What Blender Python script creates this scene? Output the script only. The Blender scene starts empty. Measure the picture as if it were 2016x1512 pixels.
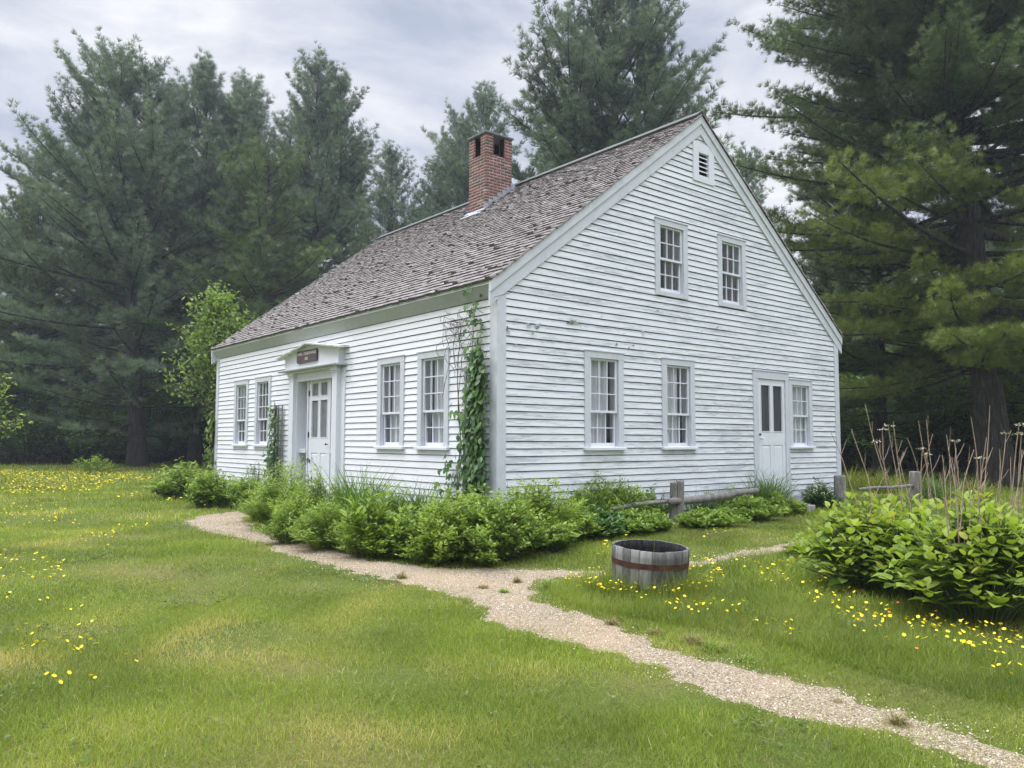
import bpy, bmesh, math, random
import numpy as np
from mathutils import Vector, Matrix
R = math.radians
scn = bpy.context.scene
col = scn.collection

# ------------------------------------------------------------------ camera
CAM = np.array([-6.6802, -8.4724, 1.30]); YAW, PIT, ROL, FPX = 0.68620, 0.0710, 0.0023, 1559.72
fw = np.array([math.sin(YAW)*math.cos(PIT), math.cos(YAW)*math.cos(PIT), math.sin(PIT)])
_r = np.array([math.cos(YAW), -math.sin(YAW), 0.0]); _u = np.cross(_r, fw)
rt = _r*math.cos(ROL)+_u*math.sin(ROL); up = -_r*math.sin(ROL)+_u*math.cos(ROL)
cam = bpy.data.cameras.new('camera'); co = bpy.data.objects.new('camera', cam); col.objects.link(co)
cam.sensor_width = 36; cam.lens = 36*FPX/2016; cam.clip_end = 2000; cam.clip_start = 0.05
co.matrix_world = Matrix(((rt[0], up[0], -fw[0], CAM[0]), (rt[1], up[1], -fw[1], CAM[1]), (rt[2], up[2], -fw[2], CAM[2]), (0, 0, 0, 1)))
scn.camera = co
scn.view_settings.view_transform = 'Standard'; scn.view_settings.look = 'None'
scn.view_settings.exposure = 0.15; scn.view_settings.gamma = 1
scn.cycles.max_bounces = 6; scn.cycles.transparent_max_bounces = 12
scn.cycles.sample_clamp_indirect = 4

# ------------------------------------------------------------------ sky and sun
SUN_EL, SUN_AZ = R(52), R(-48)          # azimuth measured from +Y towards +X
w = bpy.data.worlds.new("World"); scn.world = w; w.use_nodes = True
nt = w.node_tree; N = nt.nodes; Lk = nt.links; N.clear()
out = N.new('ShaderNodeOutputWorld'); mix = N.new('ShaderNodeMixShader')
b1 = N.new('ShaderNodeBackground'); b2 = N.new('ShaderNodeBackground')
sk = N.new('ShaderNodeTexSky'); sk.sky_type = 'NISHITA'; sk.sun_disc = False
sk.sun_elevation = SUN_EL; sk.sun_rotation = SUN_AZ; sk.air_density = 1.2
b1.inputs[1].default_value = 0.09
Lk.new(sk.outputs[0], b1.inputs[0])
tc = N.new('ShaderNodeTexCoord'); mp = N.new('ShaderNodeMapping'); mp.inputs['Scale'].default_value = (1, 1, 2.6)
Lk.new(tc.outputs['Generated'], mp.inputs[0])
n1 = N.new('ShaderNodeTexNoise'); n1.inputs['Scale'].default_value = 2.3; n1.inputs['Detail'].default_value = 7; n1.inputs['Roughness'].default_value = .5
n2 = N.new('ShaderNodeTexNoise'); n2.inputs['Scale'].default_value = 4.2; n2.inputs['Detail'].default_value = 8; n2.inputs['Roughness'].default_value = .55; n2.inputs['Distortion'].default_value = .3
Lk.new(mp.outputs[0], n1.inputs['Vector']); Lk.new(mp.outputs[0], n2.inputs['Vector'])
r1 = N.new('ShaderNodeValToRGB'); r1.color_ramp.elements[0].position = .36; r1.color_ramp.elements[1].position = .68
r1.color_ramp.elements[0].color = (.46, .505, .62, 1); r1.color_ramp.elements[1].color = (.90, .90, .93, 1)
Lk.new(n2.outputs[0], r1.inputs[0])
sp = N.new('ShaderNodeSeparateXYZ'); Lk.new(tc.outputs['Generated'], sp.inputs[0])
mr = N.new('ShaderNodeMapRange'); mr.inputs[1].default_value = .52; mr.inputs[2].default_value = 1; mr.inputs[3].default_value = 1.0; mr.inputs[4].default_value = 8.0
Lk.new(sp.outputs[2], mr.inputs[0])
vm = N.new('ShaderNodeVectorMath'); vm.operation = 'SCALE'; Lk.new(r1.outputs[0], vm.inputs[0]); Lk.new(mr.outputs[0], vm.inputs['Scale'])
Lk.new(vm.outputs[0], b2.inputs[0]); b2.inputs[1].default_value = 1.0
r2 = N.new('ShaderNodeValToRGB'); r2.color_ramp.elements[0].position = .30; r2.color_ramp.elements[1].position = .46
r2.color_ramp.elements[0].color = (.72, .72, .72, 1); r2.color_ramp.elements[1].color = (1, 1, 1, 1)
Lk.new(n1.outputs[0], r2.inputs[0]); Lk.new(r2.outputs[0], mix.inputs[0])
Lk.new(b1.outputs[0], mix.inputs[1]); Lk.new(b2.outputs[0], mix.inputs[2]); Lk.new(mix.outputs[0], out.inputs[0])
sl = bpy.data.lights.new('sun', 'SUN'); sl.energy = 1.3; sl.angle = R(14); sl.color = (1, .95, .87)
so = bpy.data.objects.new('sun', sl); col.objects.link(so)
sd = Vector((math.sin(SUN_AZ)*math.cos(SUN_EL), math.cos(SUN_AZ)*math.cos(SUN_EL), math.sin(SUN_EL)))
so.rotation_euler = sd.to_track_quat('Z', 'Y').to_euler()

# ------------------------------------------------------------------ helpers
def sstep(a, b, x):
    t = np.clip((x-a)/(b-a), 0, 1); return t*t*(3-2*t)
def gz(x, y):
    """height of the ground"""
    x = np.asarray(x, float); y = np.asarray(y, float)
    d = np.hypot(x-CAM[0], y-CAM[1])
    return -0.27*(1-sstep(2, 11, d)) + .012*np.sin(x*1.9+.7*y)*np.cos(y*1.3-.4*x) + .02*np.sin(x*.55)*np.sin(y*.43+1)*sstep(2, 8, d)
def ray(a, b): return fw + rt*(a-1008)/FPX - up*(b-756)/FPX
def ground(a, b):
    """point of the ground seen at photo pixel a, b"""
    D = ray(a, b); z = 0.0
    for _ in range(12):
        t = (z-CAM[2])/D[2]; P = CAM+D*t; z = float(gz(P[0], P[1]))
    return np.array([P[0], P[1], z])
def depth(P): return float((np.asarray(P)-CAM) @ fw)
def far(a, d, z=None):
    """ground point at photo column a, depth d"""
    P = CAM+ray(a, 867)*d; return np.array([P[0], P[1], float(gz(P[0], P[1]))])
def hgt(P, ytop):
    """height above ground of something standing at P reaching photo row ytop"""
    return CAM[2] + (867-ytop)/FPX*depth(P) - P[2]

def tag(o, label=None, cat=None, group=None, kind=None):
    if label: o['label'] = label
    if cat: o['category'] = cat
    if group: o['group'] = group
    if kind: o['kind'] = kind
    return o
def empty(name, loc=(0, 0, 0), label=None, cat=None, group=None, rz=0):
    o = bpy.data.objects.new(name, None); col.objects.link(o); o.location = loc; o.rotation_euler = (0, 0, rz)
    o.empty_display_size = .1
    return tag(o, label, cat, group)

class MB:
    def __init__(s): s.v = []; s.f = []; s.m = []
    def poly(s, pts, m=0):
        i = len(s.v); s.v += [tuple(map(float, p)) for p in pts]; s.f.append(tuple(range(i, i+len(pts)))); s.m.append(m)
    def box(s, a, b, m=0):
        x0, y0, z0 = a; x1, y1, z1 = b
        x0, x1 = min(x0, x1), max(x0, x1); y0, y1 = min(y0, y1), max(y0, y1); z0, z1 = min(z0, z1), max(z0, z1)
        i = len(s.v)
        s.v += [(x0, y0, z0), (x1, y0, z0), (x1, y1, z0), (x0, y1, z0), (x0, y0, z1), (x1, y0, z1), (x1, y1, z1), (x0, y1, z1)]
        for q in ((0, 3, 2, 1), (4, 5, 6, 7), (0, 1, 5, 4), (1, 2, 6, 5), (2, 3, 7, 6), (3, 0, 4, 7)):
            s.f.append(tuple(i+k for k in q)); s.m.append(m)
    def hexa(s, P, m=0):
        """8 corners: bottom ring 0-3, top ring 4-7"""
        i = len(s.v); s.v += [tuple(map(float, p)) for p in P]
        for q in ((0, 3, 2, 1), (4, 5, 6, 7), (0, 1, 5, 4), (1, 2, 6, 5), (2, 3, 7, 6), (3, 0, 4, 7)):
            s.f.append(tuple(i+k for k in q)); s.m.append(m)
    def prism(s, pts, vec, m=0):
        """extrude a planar polygon along vec"""
        n = len(pts); i = len(s.v); v = np.array(vec, float)
        P = [np.array(p, float) for p in pts]
        s.v += [tuple(p) for p in P]+[tuple(p+v) for p in P]
        s.f.append(tuple(range(i+n-1, i-1, -1))); s.m.append(m)
        s.f.append(tuple(range(i+n, i+2*n))); s.m.append(m)
        for k in range(n):
            j = (k+1) % n; s.f.append((i+k, i+j, i+n+j, i+n+k)); s.m.append(m)
    def tube(s, pts, rad, n=8, m=0, caps=True):
        V, F = tube_np(np.array(pts, float), np.array(rad, float) if hasattr(rad, '__len__') else np.full(len(pts), rad), n)
        i = len(s.v); s.v += [tuple(p) for p in V]
        for q in F: s.f.append(tuple(int(i+k) for k in q)); s.m.append(m)
        if caps:
            s.f.append(tuple(i+k for k in range(n-1, -1, -1))); s.m.append(m)
            s.f.append(tuple(i+(len(pts)-1)*n+k for k in range(n))); s.m.append(m)
    def xf(s, fn): s.v = [tuple(fn(*p)) for p in s.v]; return s
    def build(s, name, mats, parent=None, smooth=False, bevel=0):
        me = bpy.data.meshes.new(name); me.from_pydata(s.v, [], s.f)
        if not isinstance(mats, (list, tuple)): mats = [mats]
        for mt in mats: me.materials.append(mt)
        if len(mats) > 1: me.polygons.foreach_set('material_index', s.m)
        bm = bmesh.new(); bm.from_mesh(me); bmesh.ops.recalc_face_normals(bm, faces=bm.faces)
        if bevel: 
            bmesh.ops.bevel(bm, geom=[e for e in bm.edges if len(e.link_faces) == 2 and e.calc_face_angle(0) > .6], offset=bevel, segments=1, affect='EDGES')
        bm.to_mesh(me); bm.free()
        if smooth: me.polygons.foreach_set('use_smooth', [True]*len(me.polygons))
        o = bpy.data.objects.new(name, me); col.objects.link(o)
        if parent is not None: o.parent = parent
        return o

def tube_np(P, r, n=6):
    T = np.gradient(P, axis=0); T /= np.linalg.norm(T, axis=1)[:, None]+1e-9
    ref = np.array([0, 0, 1.]) if abs(T[0, 2]) < .8 else np.array([1., 0, 0])
    A = np.cross(T, ref); A /= np.linalg.norm(A, axis=1)[:, None]+1e-9; B = np.cross(T, A)
    a = np.arange(n)*2*math.pi/n
    V = P[:, None]+r[:, None, None]*(A[:, None]*np.cos(a)[None, :, None]+B[:, None]*np.sin(a)[None, :, None])
    V = V.reshape(-1, 3); k = len(P); F = []
    i = np.arange(k-1)[:, None]*n; j = np.arange(n)[None]; j2 = (j+1) % n
    F = np.stack([i+j, i+j2, i+n+j2, i+n+j], -1).reshape(-1, 4)
    return V, F

def npmesh(name, V, F, mat, rnd=None, smooth=False, fmat=None):
    me = bpy.data.meshes.new(name); V = np.ascontiguousarray(V, np.float32); F = np.ascontiguousarray(F, np.int32)
    k = F.shape[1]; m = len(F)
    me.vertices.add(len(V)); me.vertices.foreach_set('co', V.ravel())
    me.loops.add(m*k); me.loops.foreach_set('vertex_index', F.ravel())
    me.polygons.add(m); me.polygons.foreach_set('loop_start', np.arange(0, m*k, k, dtype=np.int32))
    if smooth: me.polygons.foreach_set('use_smooth', np.ones(m, bool))
    for mt in (mat if isinstance(mat, (list, tuple)) else [mat]): me.materials.append(mt)
    if fmat is not None: me.polygons.foreach_set('material_index', np.asarray(fmat, np.int32))
    me.update(calc_edges=True)
    if rnd is not None:
        a = me.attributes.new('rnd', 'FLOAT', 'POINT'); a.data.foreach_set('value', np.ascontiguousarray(rnd, np.float32))
    return me
def place(name, me, parent=None, loc=None, rz=0, sc=1):
    o = bpy.data.objects.new(name, me); col.objects.link(o)
    if parent is not None: o.parent = parent
    if loc is not None: o.location = loc
    if rz: o.rotation_euler = (0, 0, rz)
    if sc != 1: o.scale = (sc,)*3 if not hasattr(sc, '__len__') else sc
    return o
def nrm(a): return a/(np.linalg.norm(a, axis=-1, keepdims=True)+1e-9)
def scatter(T, TF, pos, d, nn, sc, rng, rnd=None, wid=None):
    """instances of a leaf template (x side, y along, z normal) as plain arrays"""
    d = nrm(d); side = nrm(np.cross(d, nn)); nn = np.cross(side, d)
    T = np.asarray(T, float); sc = np.broadcast_to(sc, (len(pos),)); ws = sc if wid is None else wid
    V = pos[:, None]+(T[None, :, 0:1]*ws[:, None, None])*side[:, None]+sc[:, None, None]*(T[None, :, 1:2]*d[:, None]+T[None, :, 2:3]*nn[:, None])
    n = len(pos); k = len(T)
    F = (np.asarray(TF)[None]+(np.arange(n)*k)[:, None, None]).reshape(-1, np.asarray(TF).shape[1])
    if rnd is None: rnd = rng.random(n)
    return V.reshape(-1, 3), F, np.repeat(rnd, k)
def join(parts):
    V, F, Q = [], [], []; o = 0
    for v, f, q in parts:
        V.append(v); F.append(f+o); Q.append(q); o += len(v)
    return np.concatenate(V), np.concatenate(F), np.concatenate(Q)

OVAL = ([(0, 0, 0), (-.22, .25, .04), (0, .3, -.02), (.22, .25, .04), (-.27, .55, .03), (0, .6, -.02), (.27, .55, .03), (0, 1, -.1)],
        [(0, 2, 1), (0, 3, 2), (1, 2, 4), (2, 5, 4), (2, 3, 5), (3, 6, 5), (4, 5, 7), (5, 6, 7)])
LEAF = ([(0, 0, 0), (-.24, .45, .05), (.24, .45, .05), (0, 1, -.06), (0, .45, -.02)], [(0, 4, 1), (0, 2, 4), (1, 4, 3), (4, 2, 3)])
NARROW = ([(0, 0, 0), (-.09, .4, .02), (.09, .4, .02), (0, 1, -.12)], [(0, 2, 1), (1, 2, 3)])
BLADE = ([(-.5, 0, 0), (.5, 0, 0), (-.38, .5, .06), (.38, .5, .06), (0, 1, -.10)], [(0, 1, 3), (0, 3, 2), (2, 3, 4)])
TRI = ([(-.5, 0, 0), (.5, 0, 0), (0, 1, 0)], [(0, 1, 2)])
LOBED = ([(0, 0, 0), (-.34, .12, .03), (-.5, .42, -.04), (-.24, .5, .05), (-.2, .82, 0), (0, 1, -.1), (.2, .82, 0), (.24, .5, .05), (.5, .42, -.04), (.34, .12, .03), (0, .45, .0)],
         [(10, 1, 0), (10, 2, 1), (10, 3, 2), (10, 4, 3), (10, 5, 4), (10, 6, 5), (10, 7, 6), (10, 8, 7), (10, 9, 8), (10, 0, 9)])

# ------------------------------------------------------------------ materials
def mat(name, build):
    m = bpy.data.materials.new(name); m.use_nodes = True; t = m.node_tree
    b = t.nodes['Principled BSDF']; build(t, b, t.nodes.new, t.links.new); return m
def ramp(t, src, stops):
    r = t.nodes.new('ShaderNodeValToRGB'); e = r.color_ramp.elements
    while len(e) < len(stops): e.new(.5)
    for k, (p, c) in enumerate(stops): e[k].position = p; e[k].color = (*c, 1) if len(c) == 3 else c
    t.links.new(src, r.inputs[0]); return r.outputs[0]
def noise(t, scale, detail=4, rough=.55, vec=None, sc=None, coord='Object', dist=0):
    n = t.nodes.new('ShaderNodeTexNoise'); n.inputs['Scale'].default_value = scale; n.inputs['Detail'].default_value = detail
    n.inputs['Roughness'].default_value = rough; n.inputs['Distortion'].default_value = dist
    if vec is None:
        vec = t.nodes.new('ShaderNodeTexCoord').outputs[coord]
    if sc:
        m = t.nodes.new('ShaderNodeMapping'); m.inputs['Scale'].default_value = sc; t.links.new(vec, m.inputs[0]); vec = m.outputs[0]
    t.links.new(vec, n.inputs['Vector']); return n.outputs[0]
def mixc(t, fac, a, b, mode='MIX'):
    m = t.nodes.new('ShaderNodeMix'); m.data_type = 'RGBA'; m.blend_type = mode
    for s, x in ((m.inputs[0], fac), (m.inputs[6], a), (m.inputs[7], b)):
        if hasattr(x, 'is_output'): t.links.new(x, s)
        elif isinstance(x, (int, float)): s.default_value = x
        else: s.default_value = (*x, 1)
    return m.outputs[2]
def bump(t, b, h, strength=.3, dist=.01):
    n = t.nodes.new('ShaderNodeBump'); n.inputs['Strength'].default_value = strength; n.inputs['Distance'].default_value = dist
    t.links.new(h, n.inputs['Height']); t.links.new(n.outputs[0], b.inputs['Normal'])

def leafmat(name, stops, trans=.3, rough=.55, nscale=.8, namt=.5, spec=.3):
    def f(t, b, new, lk):
        a = new('ShaderNodeAttribute'); a.attribute_name = 'rnd'
        c = ramp(t, a.outputs['Fac'], stops)
        n = noise(t, nscale, 2)
        v = ramp(t, n, [(.3, (1-namt*.55,)*3), (.7, (1+namt*.35, 1+namt*.3, 1))])
        c = mixc(t, 1, c, v, 'MULTIPLY')
        lk(c, b.inputs['Base Color']); b.inputs['Roughness'].default_value = rough
        b.inputs['Specular IOR Level'].default_value = spec
        tr = new('ShaderNodeBsdfTranslucent'); lk(mixc(t, 1, c, (1.25, 1.25, .6), 'MULTIPLY'), tr.inputs[0])
        mx = new('ShaderNodeMixShader'); mx.inputs[0].default_value = trans
        lk(b.outputs[0], mx.inputs[1]); lk(tr.outputs[0], mx.inputs[2])
        lk(mx.outputs[0], t.nodes['Material Output'].inputs[0])
    return mat(name, f)

def paint(name, base, dirt, sc, amt=.5, coarse=2.2):
    def f(t, b, new, lk):
        n = noise(t, coarse, 8, .68, sc=sc); n2 = noise(t, 14, 6, .7, sc=sc); n3 = noise(t, .5, 3, .5)
        m = new('ShaderNodeMath'); m.operation = 'MULTIPLY'; lk(n, m.inputs[0]); lk(n2, m.inputs[1])
        m2 = new('ShaderNodeMath'); m2.operation = 'MULTIPLY_ADD'; lk(n3, m2.inputs[0]); m2.inputs[1].default_value = .12; lk(m.outputs[0], m2.inputs[2])
        fac = ramp(t, m2.outputs[0], [(.29, (0, 0, 0)), (.335, (amt*.35,)*3), (.40, (amt,)*3)])
        c = mixc(t, fac, base, dirt)
        n4 = noise(t, 40, 4, .6, sc=sc)
        c = mixc(t, ramp(t, n4, [(.66, (0, 0, 0)), (.74, (.45,)*3)]), c, (.30, .29, .27))
        lk(c, b.inputs['Base Color']); b.inputs['Roughness'].default_value = .62; b.inputs['Specular IOR Level'].default_value = .25
        bump(t, b, n2, .25, .004)
    return mat(name, f)
M = {}
M['siding_g'] = paint('weathered_white_siding', (.71, .735, .765), (.35, .38, .41), (.30, 1, 4.2), .75)
M['siding_f'] = paint('white_siding', (.80, .81, .85), (.60, .62, .65), (1, .35, 5.5), .55)
M['crev'] = paint('groove_shade', (.03, .034, .04), (.02, .02, .02), (1, 1, 1), .5)  # shadow line below each clapboard, put in as a dark strip
M['trim'] = paint('white_trim', (.58, .60, .65), (.46, .50, .52), (1, 1, .5), .5, 3)
M['trim_cl'] = paint('clean_trim', (.69, .71, .76), (.60, .64, .66), (1, 1, .5), .4, 3)
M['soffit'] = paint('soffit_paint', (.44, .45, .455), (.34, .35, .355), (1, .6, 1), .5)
def f(t, b, new, lk):
    a = new('ShaderNodeAttribute'); a.attribute_name = 'rnd'
    c = ramp(t, a.outputs['Fac'], [(0, (.04, .034, .032)), (.2, (.15, .128, .12)), (.55, (.235, .216, .208)), (1, (.35, .33, .322))])
    n = noise(t, 5, 6, .7, sc=(1, 6, 1)); c = mixc(t, 1, c, ramp(t, n, [(.3, (.75, .73, .72)), (.7, (1.18, 1.16, 1.14))]), 'MULTIPLY')
    g = noise(t, 60, 3, .6, sc=(.15, 1, .15)); c = mixc(t, 1, c, ramp(t, g, [(.3, (.75,)*3), (.7, (1.2,)*3)]), 'MULTIPLY')
    lk(c, b.inputs['Base Color']); b.inputs['Roughness'].default_value = .85; bump(t, b, g, .5, .006)
M['shingle'] = mat('weathered_cedar_shingle', f)
def f(t, b, new, lk):
    a = new('ShaderNodeAttribute'); a.attribute_name = 'rnd'
    c = ramp(t, a.outputs['Fac'], [(0, (.10, .08, .075)), (.25, (.17, .095, .08)), (.6, (.235, .105, .082)), (.85, (.29, .13, .10)), (1, (.27, .20, .18))])
    n = noise(t, 9, 6, .7); c = mixc(t, 1, c, ramp(t, n, [(.3, (.7,)*3), (.7, (1.2,)*3)]), 'MULTIPLY')
    lk(c, b.inputs['Base Color']); b.inputs['Roughness'].default_value = .9; bump(t, b, noise(t, 60, 4), .5, .005)
M['brick'] = mat('old_brick', f)
def simple(name, c, rough=.7, metal=0, sc=8, var=.25, s3=None, bmp=.2):
    def f(t, b, new, lk):
        n = noise(t, sc, 6, .6, sc=s3)
        lo = tuple(x*(1-var) for x in c); hi = tuple(min(1, x*(1+var)) for x in c)
        lk(ramp(t, n, [(.3, lo), (.7, hi)]), b.inputs['Base Color'])
        b.inputs['Roughness'].default_value = rough; b.inputs['Metallic'].default_value = metal; b.inputs['Specular IOR Level'].default_value = .12 if rough >= .8 else .5
        if bmp: bump(t, b, n, bmp, .01)
    return mat(name, f)
M['mortar'] = simple('mortar', (.46, .43, .40), .95, sc=30)
M['slab'] = simple('stone_cap', (.17, .18, .185), .8)
M['lead'] = simple('lead_flashing', (.36, .38, .41), .5, .3, 12)
M['dark'] = simple('sooty_dark', (.012, .012, .014), .9)
M['fnd'] = simple('granite_block', (.30, .31, .31), .9, sc=20)
M['curtain'] = simple('curtain_cloth', (.60, .595, .60), .9, sc=3, s3=(12, 12, .3), bmp=0)
M['curtain_d'] = simple('old_curtain_cloth', (.13, .115, .11), .9, sc=4, s3=(12, 12, .5), var=.4, bmp=0)
M['screen'] = simple('insect_screen', (.16, .17, .18), .5, sc=6, var=.25)
M['screen_d'] = simple('dark_insect_screen', (.035, .04, .047), .5, sc=3, s3=(9, 9, .6), var=.5)
M['iron'] = simple('black_iron', (.02, .02, .022), .5, .6)
M['knob'] = simple('white_knob', (.7, .7, .7), .3)
M['sign'] = simple('brown_sign_board', (.075, .045, .045), .45, sc=5, s3=(1, 1, 4), var=.5)
M['letter'] = simple('cream_lettering', (.62, .55, .48), .6)
M['rust'] = simple('rusty_hoop', (.085, .042, .030), .8, .2, 14, .4)
def f(t, b, new, lk):
    a = new('ShaderNodeAttribute'); a.attribute_name = 'rnd'
    c = ramp(t, a.outputs['Fac'], [(0, (.06, .058, .055)), (.5, (.125, .122, .116)), (1, (.215, .21, .20))])
    g = noise(t, 30, 6, .7, sc=(1, 1, .12)); c = mixc(t, 1, c, ramp(t, g, [(.32, (.5,)*3), (.68, (1.35,)*3)]), 'MULTIPLY')
    lk(c, b.inputs['Base Color']); b.inputs['Roughness'].default_value = .85; bump(t, b, g, .6, .006)
M['oldwood'] = mat('grey_oak_stave', f)
def f(t, b, new, lk):
    g = noise(t, 9, 7, .7, sc=(1, 1, .25), dist=.6)
    l = noise(t, 22, 5, .6)
    c = ramp(t, g, [(.3, (.10, .09, .08)), (.55, (.22, .205, .19)), (.75, (.33, .31, .29))])
    c = mixc(t, ramp(t, l, [(.6, (0, 0, 0)), (.68, (.7,)*3)]), c, (.30, .33, .27))
    lk(c, b.inputs['Base Color']); b.inputs['Roughness'].default_value = .9; bump(t, b, g, .8, .02)
M['post'] = mat('grey_split_wood', f)
M['lattice'] = simple('grey_lattice', (.26, .27, .27), .85, sc=20, var=.3)
def f(t, b, new, lk):
    vo = new('ShaderNodeTexVoronoi'); vo.inputs['Scale'].default_value = 9; tcn = new('ShaderNodeTexCoord')
    mp = new('ShaderNodeMapping'); mp.inputs['Scale'].default_value = (1.8, 1.8, .28); lk(tcn.outputs['Object'], mp.inputs[0]); lk(mp.outputs[0], vo.inputs['Vector'])
    g = noise(t, 5, 7, .7, sc=(2, 2, .5), dist=.4)
    c = ramp(t, g, [(.3, (.035, .028, .024)), (.6, (.085, .072, .064)), (.8, (.16, .15, .14))])
    c = mixc(t, 1, c, ramp(t, vo.outputs['Distance'], [(0, (1.15,)*3), (.6, (.55,)*3)]), 'MULTIPLY')
    c = mixc(t, ramp(t, noise(t, 14, 5, .65), [(.63, (0, 0, 0)), (.69, (.6,)*3)]), c, (.22, .24, .22))
    lk(c, b.inputs['Base Color']); b.inputs['Roughness'].default_value = .95; bump(t, b, vo.outputs['Distance'], 1, .05)
M['bark'] = mat('pine_bark', f)
M['twig'] = simple('dead_stalk', (.34, .26, .20), .8, sc=8, var=.35)
M['twig_d'] = simple('dark_twig', (.11, .085, .075), .8, sc=8, var=.35)
M['stemg'] = simple('green_stem', (.10, .15, .05), .7, sc=8)
def f(t, b, new, lk):
    lw = new('ShaderNodeLayerWeight'); lw.inputs[0].default_value = .5
    pw_ = new('ShaderNodeMath'); pw_.operation = 'POWER'; pw_.inputs[1].default_value = 4; lk(lw.outputs['Facing'], pw_.inputs[0])
    mr = new('ShaderNodeMapRange'); mr.inputs[3].default_value = .045; mr.inputs[4].default_value = .9; lk(pw_.outputs[0], mr.inputs[0])
    tr = new('ShaderNodeBsdfTransparent'); tr.inputs[0].default_value = (.90, .92, .93, 1)
    gl = new('ShaderNodeBsdfGlossy'); gl.inputs['Roughness'].default_value = .03
    bp = new('ShaderNodeBump'); bp.inputs['Strength'].default_value = .06; bp.inputs['Distance'].default_value = .02
    lk(noise(t, 7, 2), bp.inputs['Height']); lk(bp.outputs[0], gl.inputs['Normal'])
    mx = new('ShaderNodeMixShader'); lk(mr.outputs[0], mx.inputs[0]); lk(tr.outputs[0], mx.inputs[1]); lk(gl.outputs[0], mx.inputs[2])
    lk(mx.outputs[0], t.nodes['Material Output'].inputs[0])
M['glass'] = mat('old_window_glass', f)

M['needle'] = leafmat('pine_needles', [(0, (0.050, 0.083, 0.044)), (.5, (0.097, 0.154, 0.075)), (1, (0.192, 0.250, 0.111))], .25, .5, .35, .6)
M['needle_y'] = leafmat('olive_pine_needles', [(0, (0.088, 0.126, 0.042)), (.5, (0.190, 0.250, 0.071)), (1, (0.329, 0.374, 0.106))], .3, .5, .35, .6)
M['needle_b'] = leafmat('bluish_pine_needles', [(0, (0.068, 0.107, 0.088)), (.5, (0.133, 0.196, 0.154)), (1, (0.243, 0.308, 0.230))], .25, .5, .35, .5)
M['leaf_y'] = leafmat('bright_broad_leaves', [(0, (0.070, 0.127, 0.025)), (.5, (0.141, 0.233, 0.050)), (1, (0.260, 0.360, 0.101))], .4, .5, .6, .4)
M['leaf_d'] = leafmat('dark_broad_leaves', [(0, (0.043, 0.098, 0.026)), (.5, (0.098, 0.209, 0.048)), (1, (0.209, 0.375, 0.077))], .3, .5, .5, .5)
M['leaf_m'] = leafmat('mid_green_leaves', [(0, (0.098, 0.177, 0.039)), (.5, (0.209, 0.322, 0.069)), (.95, (0.368, 0.489, 0.098)), (1, (0.28, 0.22, 0.09))], .35, .45, 2, .4)
M['leaf_l'] = leafmat('light_green_leaves', [(0, (0.121, 0.193, 0.035)), (.5, (0.226, 0.337, 0.062)), (.95, (0.363, 0.480, 0.097)), (1, (0.33, 0.27, 0.1))], .4, .5, 2, .4)
M['leaf_v'] = leafmat('vine_leaves', [(0, (0.038, 0.094, 0.028)), (.5, (0.075, 0.160, 0.042)), (1, (0.150, 0.261, 0.070))], .3, .4, 2, .3, .5)
M['leaf_h'] = leafmat('hydrangea_leaves', [(0, (0.111, 0.187, 0.031)), (.5, (0.197, 0.298, 0.046)), (.95, (0.320, 0.407, 0.077)), (1, (0.36, 0.36, 0.09))], .4, .6, 2.5, .5, .25)
M['blade'] = leafmat('iris_blades', [(0, (0.064, 0.128, 0.038)), (.5, (0.120, 0.217, 0.060)), (1, (0.208, 0.315, 0.090))], .3, .4, 3, .3)
M['grass'] = leafmat('lawn_grass', [(0, (0.115, 0.171, 0.022)), (.35, (0.178, 0.250, 0.032)), (.7, (0.263, 0.337, 0.052)), (.9, (0.371, 0.386, 0.091)), (1, (0.556, 0.472, 0.194))], .35, .6, .45, .55)
M['clover'] = leafmat('clover_leaves', [(0, (.06, .10, .025)), (.5, (.10, .15, .04)), (1, (.16, .21, .065))], .3, .5, 1, .3)
M['dry'] = leafmat('dry_grass', [(0, (.16, .14, .06)), (.5, (.25, .22, .10)), (1, (.38, .33, .18))], .3, .6, .5, .3)
M['petal'] = leafmat('yellow_petals', [(0, (.75, .55, .01)), (1, (.85, .72, .03))], .2, .6, 3, .1)
M['petal_o'] = leafmat('orange_petals', [(0, (.6, .13, .01)), (1, (.75, .25, .03))], .2, .6, 3, .1)
M['petal_w'] = leafmat('white_petals', [(0, (.6, .6, .5)), (1, (.8, .8, .72))], .2, .6, 3, .1)
M['fl_dry'] = leafmat('dried_flower', [(0, (.32, .29, .23)), (1, (.62, .60, .53))], .2, .7, 3, .1)

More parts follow.
